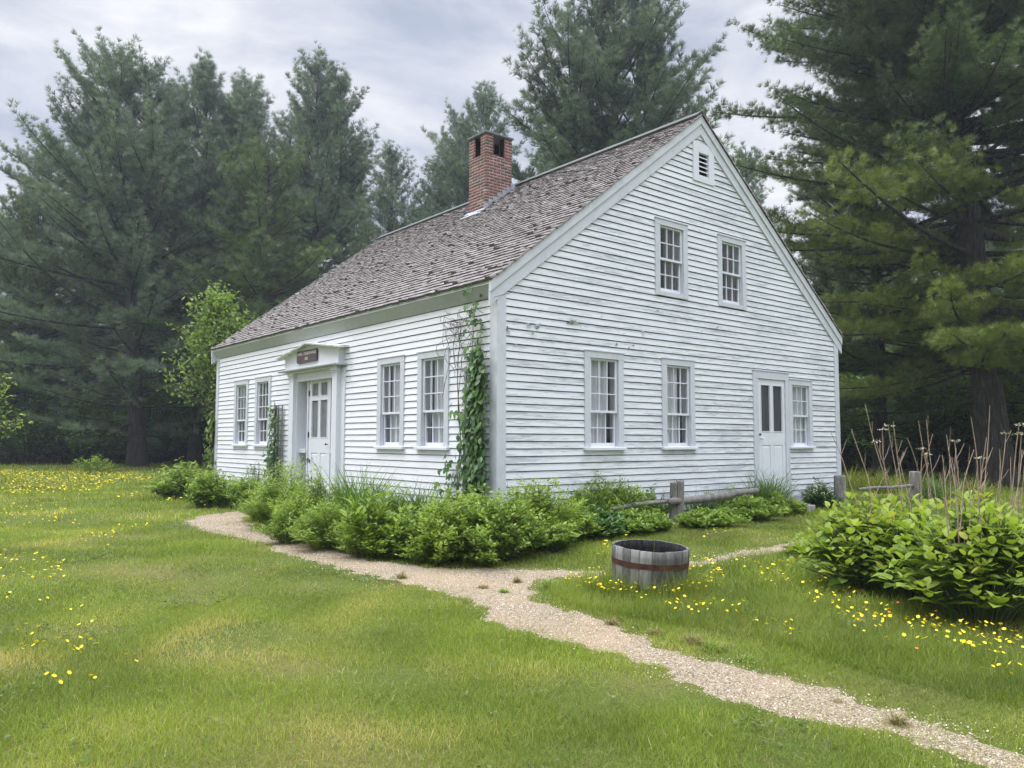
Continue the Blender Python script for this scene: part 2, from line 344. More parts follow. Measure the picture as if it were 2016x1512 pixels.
def f(t, b, new, lk):      # soil and thatch under the grass
    a = noise(t, .55, 4, .55); d = noise(t, 5, 6, .7); e = noise(t, 70, 4, .7)
    c = ramp(t, a, [(.3, (.075, .11, .022)), (.5, (.11, .14, .03)), (.66, (.18, .165, .06))])
    c = mixc(t, ramp(t, d, [(.52, (0, 0, 0)), (.72, (.8,)*3)]), c, (.12, .105, .045))
    c = mixc(t, 1, c, ramp(t, e, [(.3, (.55,)*3), (.7, (1.4,)*3)]), 'MULTIPLY')
    lk(c, b.inputs['Base Color']); b.inputs['Roughness'].default_value = .95; b.inputs['Specular IOR Level'].default_value = .1; bump(t, b, e, .8, .03)
M['lawn'] = mat('lawn_ground', f)
def f(t, b, new, lk):
    vo = new('ShaderNodeTexVoronoi'); vo.inputs['Scale'].default_value = 105; tcn = new('ShaderNodeTexCoord'); lk(tcn.outputs['Object'], vo.inputs['Vector'])
    v2 = new('ShaderNodeTexVoronoi'); v2.inputs['Scale'].default_value = 33; lk(tcn.outputs['Object'], v2.inputs['Vector'])
    sep = new('ShaderNodeSeparateColor'); lk(vo.outputs['Color'], sep.inputs[0])
    c = ramp(t, sep.outputs[0], [(0, (.16, .115, .07)), (.25, (.32, .255, .165)), (.6, (.43, .355, .245)), (1, (.58, .50, .38))])
    c = mixc(t, 1, c, ramp(t, vo.outputs['Distance'], [(.25, (1.05,)*3), (.75, (.5, .47, .43))]), 'MULTIPLY')
    n = noise(t, 1.3, 5, .6); c = mixc(t, ramp(t, n, [(.45, (0, 0, 0)), (.7, (.45,)*3)]), c, (.46, .32, .20))
    s = noise(t, 9, 5, .7); c = mixc(t, ramp(t, s, [(.62, (0, 0, 0)), (.72, (.5,)*3)]), c, (.17, .14, .09))
    lk(c, b.inputs['Base Color']); b.inputs['Roughness'].default_value = .9
    m = new('ShaderNodeMath'); m.operation = 'ADD'; lk(vo.outputs['Distance'], m.inputs[0]); lk(v2.outputs['Distance'], m.inputs[1])
    bump(t, b, m.outputs[0], 1, -.012)
M['gravel'] = mat('pale_gravel', f)
def f(t, b, new, lk):
    a = new('ShaderNodeAttribute'); a.attribute_name = 'rnd'
    lk(ramp(t, a.outputs['Fac'], [(0, (.15, .11, .07)), (.4, (.36, .29, .19)), (.8, (.54, .46, .34)), (1, (.72, .66, .55))]), b.inputs['Base Color']); b.inputs['Roughness'].default_value = .85
M['pebble'] = mat('pebble', f)

# ------------------------------------------------------------------ ground, path
PATH = [(360, 1031), (385, 1018), (430, 1011), (482, 1006), (490, 1030), (520, 1050), (600, 1068), (660, 1082), (740, 1103), (830, 1113), (900, 1119), (980, 1120),
        (1050, 1122), (1120, 1126), (1200, 1120), (1300, 1112), (1400, 1098), (1480, 1082), (1530, 1070), (1600, 1062), (1700, 1056), (1700, 1066), (1610, 1076), (1540, 1086), (1480, 1096), (1400, 1112), (1300, 1128), (1200, 1136),
        (1110, 1139), (1065, 1146), (1048, 1162), (1060, 1180), (1100, 1196), (1160, 1212), (1230, 1240), (1300, 1264), (1350, 1287),
        (1420, 1300), (1480, 1317), (1540, 1332), (1600, 1348), (1680, 1376), (1750, 1402), (1830, 1414), (1900, 1440), (2016, 1480), (2150, 1530), (2150, 1640),
        (1980, 1560), (1900, 1512), (1840, 1480), (1780, 1452), (1700, 1432), (1600, 1418), (1500, 1393), (1400, 1366), (1300, 1328), (1220, 1298), (1130, 1273), (1060, 1253),
        (990, 1233), (960, 1212), (900, 1180), (830, 1152), (740, 1136), (660, 1122), (600, 1105), (520, 1075), (470, 1060), (400, 1046)]
PW = np.array([ground(a, b)[:2] for a, b in PATH])
def inpoly(P, Q):
    x, y = P[:, 0], P[:, 1]; c = np.zeros(len(P), bool); n = len(Q)
    for i in range(n):
        x0, y0 = Q[i]; x1, y1 = Q[i-1]
        if y0 == y1: continue
        c ^= ((y0 > y) != (y1 > y)) & (x < (x1-x0)*(y-y0)/(y1-y0)+x0)
    return c
def wob(P, s=1.0):
    x, y = P[:, 0], P[:, 1]
    dx = .05*np.sin(7*x+3*y)+.03*np.sin(17*y-5*x+1)+.018*np.sin(41*x+23*y); dy = .05*np.sin(6*y-4*x+2)+.03*np.sin(19*x+7*y)+.018*np.sin(37*y-29*x)
    return P+np.stack([dx, dy], 1)*s
def onpath(P, s=1.0): return inpoly(wob(P, s), PW)
def mean_edge_dist(P):
    d = np.full(len(P), 9.)
    for i in range(len(PW)):
        a = PW[i-1]; b = PW[i]; ab = b-a; t = np.clip(((P-a)@ab)/(ab@ab+1e-9), 0, 1)
        d = np.minimum(d, np.hypot(*(P-(a+t[:, None]*ab)).T))
    return d
def gridmesh(xs, ys, dz=0, mask=None):
    X, Y = np.meshgrid(xs, ys); V = np.stack([X, Y, gz(X, Y)+dz], -1).reshape(-1, 3)
    nx = len(xs); i = np.arange(len(ys)-1)[:, None]*nx+np.arange(nx-1)[None]
    F = np.stack([i, i+1, i+nx+1, i+nx], -1).reshape(-1, 4)
    if mask is not None:
        c = V[F].mean(1)[:, :2]; F = F[mask(c)]
        u, inv = np.unique(F, return_inverse=True); V = V[u]; F = inv.reshape(-1, 4)
    return V, F
xs = np.concatenate([np.linspace(-600, -22, 12), np.arange(-20, 26, .25), np.linspace(28, 600, 12)])
V, F = gridmesh(xs, np.concatenate([np.linspace(-600, -16, 12), np.arange(-14, 30, .25), np.linspace(32, 600, 12)]))
lawn = place('lawn', npmesh('lawn', V, F, M['lawn'], smooth=True)); tag(lawn, 'uneven mown green lawn around the white house', 'lawn', kind='structure')
V, F = gridmesh(np.arange(-8, 9, .035), np.arange(-11, 6.2, .035), .006, lambda c: onpath(c))
cnt_ = np.bincount(F.ravel(), minlength=len(V)); V[cnt_ < 4, 2] -= .022
path = place('path', npmesh('path', V, F, M['gravel'], smooth=True)); tag(path, 'pale gravel path curving past the front of the house', 'path', kind='structure')

# ------------------------------------------------------------------ grass
rng = np.random.default_rng(7)
def polar(n, r0, r1, a0=-1.12, a1=1.0):
    r = np.sqrt(rng.random(n)*(r1*r1-r0*r0)+r0*r0); a = YAW+a0+(a1-a0)*rng.random(n)
    P = np.stack([CAM[0]+r*np.sin(a), CAM[1]+r*np.cos(a)], 1)
    k = ~((P[:, 0] > -.02) & (P[:, 0] < 9.05) & (P[:, 1] > -.02) & (P[:, 1] < 11.05))
    return P[k]
def vnoise(P, s, seed=0):
    x = P[:, 0]*s+seed*3.1; y = P[:, 1]*s-seed*1.7
    return .5+.25*(np.sin(x+1.7*np.sin(.7*y+seed))+np.sin(y*1.1+1.3*np.sin(.9*x+2*seed)))
# the grass stands taller in the unmown strip right of the path
TALL = np.array([ground(a, b)[:2] for a, b in [(1150, 1205), (1060, 1160), (1200, 1140), (1420, 1115), (1700, 1060), (2100, 1050), (2400, 1250), (2016, 1400), (1750, 1340), (1500, 1260)]])
BRANCH = np.array([ground(a, b)[:2] for a, b in [(1260, 1140), (1240, 1050), (1720, 1030), (1720, 1110), (1400, 1135)]]+[]); BR2 = np.array([ground(a, b)[:2] for a, b in [(1690, 1340), (2300, 1500), (2300, 1700), (1850, 1540), (1740, 1440)]])
TUBP = ground(1277, 1158)
parts = []
def grasszone(n, r0, r1, h, wd, T, a0=-1.12, a1=1.0):
    P = polar(n, r0, r1, a0, a1)
    on = onpath(P, 1.6); brn = inpoly(P, BRANCH) | inpoly(P, BR2); ed0 = mean_edge_dist(P)
    keep = ~on | (rng.random(len(P)) < .015+.5*np.clip(vnoise(P, 2.7, 9)-.70, 0, 1)+brn*.8*(vnoise(P, 3.3, 5)+.25)+.55*np.clip(.16-ed0, 0, .16)*vnoise(P, 6.1, 3)/.16)
    ed = mean_edge_dist(P); keep &= (ed > .05) | (rng.random(len(P)) < .7)
    bare = vnoise(P, 1.9, 3)*vnoise(P, 4.7, 5); keep &= (rng.random(len(P)) < np.clip(1.25-1.3*bare**1.5*2, .25, 1))
    on = on[keep]; P = P[keep]; n = len(P); tall = inpoly(P, TALL)
    q = vnoise(P, .9, 1)*.5+vnoise(P, 3.1, 2)*.5
    hh = h*(.45+1.1*rng.random(n)**1.5)*(.45+1.1*q)*np.where(tall, 1.9, 1)*np.where(np.hypot(P[:, 0]-TUBP[0], P[:, 1]-TUBP[1]) < .62, 2.1, 1)*np.where(on, .7, 1)
    a = rng.random(n)*6.283; lean = .15+1.1*rng.random(n)
    d = np.stack([np.cos(a)*lean, np.sin(a)*lean, np.ones(n)], 1)
    nn = np.stack([-np.cos(a), -np.sin(a), lean], 1)+.4*rng.normal(size=(n, 3))
    pos = np.column_stack([P, gz(P[:, 0], P[:, 1])-.006])
    bl = np.clip(vnoise(P, 1.1, 14)*vnoise(P, 2.9, 15)*2.2-.75, 0, 1)*np.where(tall, .3, 1)
    tone = np.clip(rng.random(n)*.50+.26*vnoise(P, .7, 4)+.40*(vnoise(P, 2.3, 6)-.5)+.34*(vnoise(P, 5.1, 8)-.5)+.32*bl+.10+.4*(rng.random(n) < .04), 0, .999)
    parts.append(scatter(T[0], T[1], pos, d, nn, hh, rng, tone, wid=wd*(.6+.8*rng.random(n))))
grasszone(700000, 2.6, 7.5, .047, .0028, BLADE)
grasszone(430000, 7.5, 14, .052, .0058, BLADE)
grasszone(220000, 14, 26, .085, .017, TRI)
grasszone(150000, 26, 60, .12, .045, TRI)
V, F, Q = join(parts)
tag(place('grass', npmesh('grass', V, F, M['grass'], Q)), 'short green lawn grass with paler dry patches', 'grass', kind='stuff')
# dead straw and small broad-leaved weeds among the grass
n = 20000; P = polar(n, 2.6, 13); P = P[~onpath(P, 1.5) & (rng.random(len(P)) < .25+vnoise(P, 1.9, 3))]; n = len(P); a = rng.random(n)*6.283
V, F, Q = scatter(*BLADE, np.column_stack([P, gz(*P.T)+.018+.02*rng.random(n)]), np.column_stack([np.cos(a), np.sin(a), .15+.5*rng.random(n)]), rng.normal(size=(n, 3)), .035+.05*rng.random(n), rng, wid=.0028*(.7+.6*rng.random(n)))
tag(place('straw', npmesh('straw', V, F, M['dry'], Q)), 'dead straw coloured blades lying in the lawn', 'straw', kind='stuff')
n = 30000; P = polar(n, 2.8, 14); P = P[(~onpath(P, 1.2)) & (rng.random(len(P)) < np.clip(4*(vnoise(P, 1.3, 11)*vnoise(P, 3.9, 12)-.36), .03, 1))]; n = len(P)
P = np.repeat(P, 5, 0)+.018*rng.normal(size=(n*5, 2)); n *= 5; a = rng.random(n)*6.283
V, F, Q = scatter(*OVAL, np.column_stack([P, gz(*P.T)+.012+.035*rng.random(n)]), np.column_stack([np.cos(a), np.sin(a), .25*rng.normal(size=n)+.15]), np.tile([0, 0, 1.], (n, 1))+.35*rng.normal(size=(n, 3)), .014+.02*rng.random(n), rng)
tag(place('clover', npmesh('clover', V, F, M['clover'], Q)), 'patches of clover and small broad weeds in the lawn', 'ground cover', kind='stuff')
# gravel stones lying on the path
n = 190000
P = np.column_stack([rng.uniform(-6, 2, n), rng.uniform(-9, 5, n)]); e_ = mean_edge_dist(P); P = P[onpath(P, 1.0) | (rng.random(n) < .55*np.exp(-(e_/.09)**1.2))]; n = len(P)
PEB = ([(-.5, -.4, 0), (.5, -.3, 0), (.1, .5, 0), (0, 0, .55)], [(0, 1, 3), (1, 2, 3), (2, 0, 3)])
a = rng.random(n)*6.283
V, F, Q = scatter(*PEB, np.column_stack([P, gz(*P.T)+.007]), np.column_stack([np.cos(a), np.sin(a), .3*rng.normal(size=n)]), np.tile([0, 0, 1.], (n, 1))+.3*rng.normal(size=(n, 3)), .005+.009*rng.random(n)**2, rng)
tag(place('gravel', npmesh('gravel', V, F, M['pebble'], Q)), 'loose pale stones scattered over the path', 'gravel', kind='stuff')

# ------------------------------------------------------------------ the house
W, L, EX, EZ, RX, RZ = 9.03, 11.03, .16, 3.50, 4.515, 7.05
SL = (RZ-EZ)/(RX+EX)                      # roof slope
def roof_z(x): return RZ-SL*abs(x-RX)     # top of the roof surface
house = empty('white_house', (W/2, L/2, 0), 'old white clapboard house with steep shingled roof and a brick chimney', 'house')
HP = Vector((W/2, L/2, 0))
class HB(MB):
    """parts of the house are modelled in world space and hung under the house"""
    def build(s, name, mats, parent=None, **k):
        par = parent if parent is not None else house
        off = np.array(par.matrix_world.translation) if par is house else np.array(par['org'])
        if par is house: off = np.array(HP)
        o = MB.build(s, name, mats, par, **k)
        return o
def hb(mb, name, mats, parent=None, **k):
    """recentre on the parent's origin"""
    org = HP if parent is None else Vector(ORG[parent.name])
    mb.v = [(p[0]-org[0], p[1]-org[1], p[2]-org[2]) for p in mb.v]
    o = mb.build(name, mats, parent or house, **k); ORG[o.name] = tuple(org); return o
ORG = {}
GW = lambda u, v, z: (u, v, z)            # gable wall: u along +x, v outwards is -y
random.seed(3)
# openings (u0,u1,z0,z1) of the inner frame
LW = (1.20, 2.65)
gable_w = [(1.64, 2.487, 1.20, 2.65, 'l'), (3.41, 4.257, 1.20, 2.65, 'l'), (7.16, 8.0, 1.20, 2.49, 's'), (3.276, 4.117, 3.695, 4.975, 'u'), (4.972, 5.813, 3.695, 4.975, 'u')]
front_w = [(1.125, 1.972), (2.367, 3.214), (7.713, 8.56), (8.974, 9.821)]
def courses(lo, hi, ops, top, put, exp=.104, phase=.045):
    """rows of clapboards split round the openings; put(u0a,u1a,u0b,u1b,z0,z1,jit)"""
    z = .05
    while z < top:
        z1 = z+exp
        cuts = sorted((a, b) for a, b, c, d in ops if c < z1-.01 and d > z+.01)
        a0 = lo(z); b0 = hi(z); a1 = lo(z1); b1 = hi(z1)
        if b1-a1 < .02: break
        segs = []; cur = None
        xs = [a0]+[v for c in cuts for v in c]+[b0]
        for k in range(0, len(xs), 2):
            u0, u1 = xs[k], xs[k+1]
            if u1-u0 < .02: continue
            # butt joints
            js = [u0]; x = u0+random.uniform(1.5, 4)
            while x < u1-.6: js.append(x); x += random.uniform(2, 4)
            js.append(u1)
            for i in range(len(js)-1):
                p, q = js[i], js[i+1]
                pa = a1 if p == a0 else p; qa = b1 if q == b0 else q
                g = .0012
                put(p+(g if i else 0), q-(g if i < len(js)-2 else 0), pa, qa, z, z1, random.uniform(-.0025, .0025))
        z = z1
def inner(c, m=.06): return (c[0]+m, c[1]-m, c[2]+m, c[3]-m)
# gable wall with clapboards
gops = [inner(c) for c in gable_w]+[(6.03, 7.11, .0, 2.55), (4.36, 4.84, 5.90, 6.46)]
def gwall(yw, s, ops, name='wall'):
    mb = MB()
    def put(p, q, pa, qa, z0, z1, j):
        y0 = yw-s*(.022+j); y1 = yw-s*(.006); yi = yw+s*.05
        mb.hexa([(p, y0, z0-.006), (q, y0, z0-.006), (q, yi, z0), (p, yi, z0), (pa, y1, z1), (qa, y1, z1), (qa, yi, z1), (pa, yi, z1)])
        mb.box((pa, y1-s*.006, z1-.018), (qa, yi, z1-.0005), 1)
    lo = lambda z: max(.11, RX-(RZ-.20-z)/SL) if z > 2.9 else .11
    hi = lambda z: W-lo(z)
    courses(lo, hi, ops, RZ-.35, put)
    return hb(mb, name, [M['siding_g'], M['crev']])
gw = gwall(0, 1, gops)
# front wall
fops = [(a+.06, b-.06, 1.26, 2.59) for a, b in front_w]+[(4.62, 6.45, -.2, 2.62)]
def fwall(xw, s, ops):
    mb = MB()
    def put(p, q, pa, qa, z0, z1, j):
        x0 = xw-s*(.022+j); x1 = xw-s*.006; xi = xw+s*.05
        mb.hexa([(x0, p, z0-.006), (x0, q, z0-.006), (xi, q, z0), (xi, p, z0), (x1, pa, z1), (x1, qa, z1), (xi, qa, z1), (xi, pa, z1)])
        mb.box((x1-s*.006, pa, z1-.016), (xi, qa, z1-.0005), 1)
    courses(lambda z: .11, lambda z: L-.11, ops, 3.22, put)
    mb.box((xw-s*.012, .11, 3.27), (xw+s*.05, L-.11, 3.42))
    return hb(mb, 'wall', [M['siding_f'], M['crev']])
fwall(0, 1, fops); fwall(W, -1, []); gwall(L, -1, [])
# corner boards
for (x, y, sx, sy) in ((0, 0, 1, 1), (W, 0, -1, 1), (0, L, 1, -1), (W, L, -1, -1)):
    mb = MB()
    a, b = (-.032 if sx > 0 else .032), (-.032 if sy > 0 else .032)
    mb.prism([(x+a, y+b, 0), (x+sx*.13, y+b, 0), (x+sx*.13, y+sy*.05, 0), (x+sx*.05, y+sy*.05, 0), (x+sx*.05, y+sy*.13, 0), (x+a, y+sy*.13, 0)], (0, 0, 3.33))
    hb(mb, 'corner_board', M['trim'], bevel=.002)
mb = MB(); mb.box((.06, .06, -.2), (W-.06, L-.06, .045)); hb(mb, 'foundation', M['fnd'])
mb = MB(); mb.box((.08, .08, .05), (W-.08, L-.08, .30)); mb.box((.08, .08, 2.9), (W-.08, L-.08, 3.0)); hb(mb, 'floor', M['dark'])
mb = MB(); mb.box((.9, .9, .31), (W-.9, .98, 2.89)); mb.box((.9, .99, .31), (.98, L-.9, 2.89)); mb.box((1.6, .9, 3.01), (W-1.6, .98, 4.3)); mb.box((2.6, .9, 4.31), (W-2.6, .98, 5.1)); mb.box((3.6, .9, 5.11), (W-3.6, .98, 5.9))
hb(mb, 'interior_shade_panel', simple('dim_interior', (.045, .042, .040), .9))  # dark panels added behind the windows so the rooms look unlit
# roof decks, rows of shingles
def roof_half(s):
    """s=1: slope over the front wall, s=-1: back slope"""
    X = lambda x: x if s > 0 else W-x
    mb = MB()
    e = -EX; dl = Vector((RX+EX, 0, RZ-EZ)).length; ux = (RX+EX)/dl; uz = (RZ-EZ)/dl
    # deck just below the shingles
    T = .045
    y0, y1 = -.055, L+.055
    dk = MB(); dk.hexa([(X(e+.012), y0, EZ-T-.02), (X(RX), y0, RZ-T-.02), (X(RX), y1, RZ-T-.02), (X(e+.012), y1, EZ-T-.02), (X(e+.012), y0, EZ-.022), (X(RX), y0, RZ-.022), (X(RX), y1, RZ-.022), (X(e+.012), y1, EZ-.022)])
    deck = hb(dk, 'roof', M['trim'])
    ex = .127; rows = int(dl/ex)+1; Vs, Fs, Qs = [], [], []; k = 0
    rg = np.random.default_rng(11 if s > 0 else 12)
    for r in range(rows):
        t0 = r*ex-.02; 
        y = -.075-rg.random()*.02
        sag = .012*math.sin(r*.6)
        while y < L+.075:
            wd = rg.uniform(.07, .17); ya, yb = y+.002, min(y+wd-.002, L+.085); y += wd
            if yb-ya < .01: continue
            lift = .011+.010*rg.random()+(.022 if rg.random() < .04 else 0)
            sl = rg.normal()*.005; ta = t0+sl; tb = min(t0+ex*1.5, dl)
            if rg.random() < .0012: continue
            def pt(t, h): return (X(e+ux*t-uz*h), EZ+uz*t+ux*h)
            tw = rg.normal()*.004
            a = pt(ta, lift+.004); b = pt(ta, -.018); c = pt(tb, -.006); 
            a2 = pt(ta, lift+.004+tw)
            Vs += [(a[0], ya, a[1]), (a2[0], yb, a2[1]), (c[0], yb, c[1]), (c[0], ya, c[1]), (b[0], ya, b[1]), (b[0], yb, b[1]), (a[0], ya, a[1]), (a2[0], yb, a2[1])]
            Fs += [(k, k+1, k+2, k+3), (k+4, k+5, k+7, k+6), (k+4, k, k+3, k+4), (k+1, k+5, k+2, k+1)]; k += 8
            Qs += [min(1, max(0, rg.normal(.55, .13)))]*4+[0.16]*4  # butt ends toned darker, shade of the down-facing edge put into colour
    Fs = [q for q in Fs]
    V = np.array(Vs)-np.array(HP)
    tris = []
    for q in Fs:
        if q[0] == q[3]: tris.append(q[:3])
        else: tris += [(q[0], q[1], q[2]), (q[0], q[2], q[3])]
    sh = place('shingles', npmesh('shingles', V, np.array(tris), M['shingle'], np.array(Qs)), deck)
    return deck
rf = roof_half(1); roof_half(-1)
mb = MB(); mb.hexa([(RX-.17, -.08, RZ-.085), (RX, -.08, RZ+.035), (RX, L+.08, RZ+.035), (RX-.17, L+.08, RZ-.085), (RX-.18, -.08, RZ-.065), (RX, -.08, RZ+.062), (RX, L+.08, RZ+.062), (RX-.18, L+.08, RZ-.065)])
mb.hexa([(RX+.001, -.08, RZ+.035), (RX+.17, -.08, RZ-.085), (RX+.17, L+.08, RZ-.085), (RX+.001, L+.08, RZ+.035), (RX+.001, -.08, RZ+.062), (RX+.18, -.08, RZ-.065), (RX+.18, L+.08, RZ-.065), (RX+.001, L+.08, RZ+.062)])
hb(mb, 'ridge_cap', simple('ridge_board', (.13, .135, .13), .85), rf)
# soffits (sloping boards between roof edge and wall)
for s in (1, -1):
    X = lambda x: x if s > 0 else W-x
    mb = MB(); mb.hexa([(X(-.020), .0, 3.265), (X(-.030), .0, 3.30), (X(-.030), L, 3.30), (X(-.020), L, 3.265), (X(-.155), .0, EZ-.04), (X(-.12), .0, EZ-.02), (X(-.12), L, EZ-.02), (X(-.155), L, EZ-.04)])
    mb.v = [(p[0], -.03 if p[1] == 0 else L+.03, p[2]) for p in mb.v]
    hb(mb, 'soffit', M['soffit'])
# rake boards on both gables
def rake(y, s):
    for sd_ in (1, -1):
        X = lambda x: x if sd_ > 0 else W-x
        def strip(o0, o1, yt, mb):   # vertical offsets below the roof line, front plane at y-s*yt
            xe = -EX-.002
            z = lambda x, o: roof_z(x)-.022-o
            ya, yb = y-s*yt, y-s*.004
            pts = [(X(xe), z(xe, o0)), (X(RX-.0008), z(RX, o0)), (X(RX-.0008), z(RX, o1)), (X(xe), z(xe, o1))]
            mb.prism([(p[0], ya, p[1]) for p in pts], (0, yb-ya, 0))
        mb = MB(); strip(0, .155, .062, mb); hb(mb, 'rake_board', M['trim'], bevel=.002)
        mb = MB(); strip(.157, .345, .040, mb)
        hb(mb, 'frieze_board', M['trim'])
rake(0, 1); rake(L, -1)
# windows
def window(kind, u0, u1, z0, z1, wall):
    """casing, two sashes, glass, sill and curtain; local frame u along wall, v outwards"""
    if wall == 'g': T = lambda u, v, z: (u, -v, z)
    else: T = lambda u, v, z: (-v, u, z)
    cs = .115; ct = .10 if kind != 'u' else .095
    cb = 0.0
    mb = MB(); vo = .036
    sillz = z0
    mb.box((u0, -.06, sillz), (u0+cs, vo, z1-ct-.0)); mb.box((u1-cs, -.06, sillz), (u1, vo, z1-ct))
    mb.box((u0, -.06, z1-ct), (u1, vo+.002, z1)); mb.box((u0-.012, -.02, z1), (u1+.012, vo+.014, z1+.016))
    if kind == 'u': mb.box((u0+cs, -.06, z0), (u1-cs, vo-.004, z0+.075))
    mb.xf(T); win = hb(mb, 'window', M['trim'], bevel=.0015)
    iu0, iu1 = u0+cs, u1-cs; iz0, iz1 = z0+(.075 if kind == 'u' else .0), z1-ct
    if kind != 'u':
        mb = MB(); mb.hexa([(u0-.02, -.06, z0-.045), (u1+.02, -.06, z0-.045), (u1+.02, .075, z0-.045), (u0-.02, .075, z0-.045), (u0-.02, -.06, z0+.012), (u1+.02, -.06, z0+.012), (u1+.02, .075, z0-.006), (u0-.02, .075, z0-.006)])
        mb.xf(T); hb(mb, 'sill', M['trim_cl'], win, bevel=.002)
    ru, rl = (3, 2) if kind == 'l' else (2, 2)
    meet = iz0+.03+(iz1-iz0-.05)*(rl/(ru+rl))
    def sash(a, b, c, d, v0, v1, rows, bot, toprail):
        st = .034; m_ = MB()
        m_.box((a, v0, c), (a+st, v1, d)); m_.box((b-st, v0, c), (b, v1, d))
        m_.box((a+st, v0, c), (b-st, v1, c+bot)); m_.box((a+st, v0, d-toprail), (b-st, v1, d))
        for k in (1, 2):
            x = a+st+(b-a-2*st)*k/3; m_.box((x-.008, v0+.004, c+bot), (x+.008, v1-.004, d-toprail))
        for k in range(1, rows):
            z = c+bot+(d-toprail-c-bot)*k/rows; m_.box((a+st, v0+.0035, z-.008), (b-st, v1-.0035, z+.008))
        m_.xf(T); return m_
    hb(sash(iu0+.012, iu1-.012, meet-.028, iz1-.003, -.030, .004, ru, .036, .03), 'sash', M['trim_cl'], win)
    hb(sash(iu0+.012, iu1-.012, iz0+.003, meet+.002, -.068, -.034, rl, .062, .03), 'sash', M['trim_cl'], win)
    mb = MB(); mb.poly([(iu0+.02, -.014, meet), (iu1-.02, -.014, meet), (iu1-.02, -.014, iz1-.01), (iu0+.02, -.014, iz1-.01)]); mb.poly([(iu0+.02, -.051, iz0+.02), (iu1-.02, -.051, iz0+.02), (iu1-.02, -.051, meet), (iu0+.02, -.051, meet)]); mb.xf(T); hb(mb, 'glass', M['glass'], win)
    # reveal box keeps the wall's core from showing
    mb = MB()
    for a, b in (((iu0-.03, -.16), (iu0, -.06)), ((iu1, -.16), (iu1+.03, -.06))): mb.box((a[0], a[1], iz0-.03), (b[0], b[1], iz1+.03))
    mb.box((iu0, -.16, iz1), (iu1, -.06, iz1+.03)); mb.box((iu0, -.16, iz0-.03), (iu1, -.06, iz0+.004))
    mb.xf(T); hb(mb, 'frame', M['trim'], win)
    return win, T, (iu0, iu1, iz0, iz1)
def curtain(win, T, u0, u1, z0, z1, v=-.10, m='curtain', ph=0):
    n = max(4, int((u1-u0)/.012)); us = np.linspace(u0, u1, n); mb = MB()
    for k in range(n-1):
        a, b = us[k], us[k+1]; fv = lambda u: v+.016*math.sin(u*58+ph)+.007*math.sin(u*131+ph*2)
        mb.poly([T(a, fv(a), z0), T(b, fv(b), z0), T(b, fv(b)*.98, z1), T(a, fv(a)*.98, z1)])
    hb(mb, 'curtain', M[m], win, smooth=True)
for i, (a, b, c, d, k) in enumerate(gable_w):
    win, T, (p, q, r_, s_) = window(k, a, b, c, d, 'g'); wd = q-p
    if k == 'l': curtain(win, T, p-.02, p+wd*(.76 if i == 0 else .68), r_, s_+.02, ph=i)
    elif k == 's': curtain(win, T, p-.02, q+.05, r_, s_+.02, m='curtain', ph=2)
    else:
        curtain(win, T, p+wd*.40, p+wd*.86, r_, s_+.02, m='curtain_d', ph=i)
        tag(win, 'upstairs gable window')
for i, (a, b) in enumerate(front_w):
    win, T, (p, q, r_, s_) = window('l', a, b, *LW, 'f'); wd = q-p
    if i < 2: curtain(win, T, p-.02, p+wd*.70, r_, s_+.02, v=-.10, ph=i)
    else: curtain(win, T, p-.02, p+wd*.35, r_, s_+.02, m='curtain_d', ph=i)
# gable vent
mb = MB(); c0, c1, z0, z1 = 4.305, 4.895, 5.835, 6.53
T = lambda u, v, z: (u, -v, z)
mb.box((c0, -.03, z0), (c0+.15, .036, z1)); mb.box((c1-.15, -.03, z0), (c1, .036, z1)); mb.box((c0+.15, -.03, z0), (c1-.15, .034, z0+.10)); mb.box((c0+.15, -.03, z1-.17), (c1-.15, .034, z1))
mb.xf(T); vent = hb(mb, 'vent', M['trim_cl'])
mb = MB(); mb.box((c0+.1, -.12, z0+.05), (c1-.1, -.10, z1-.1)); mb.xf(T); hb(mb, 'backing', M['dark'], vent)
for k in range(5):
    mb = MB(); z = z0+.105+k*.083
    mb.hexa([(c0+.151, -.06, z+.05), (c1-.151, -.06, z+.05), (c1-.151, .015, z), (c0+.151, .015, z), (c0+.151, -.06, z+.064), (c1-.151, -.06, z+.064), (c1-.151, .015, z+.022), (c0+.151, .015, z+.022)])
    mb.xf(T); hb(mb, 'louver', M['trim_cl'], vent)
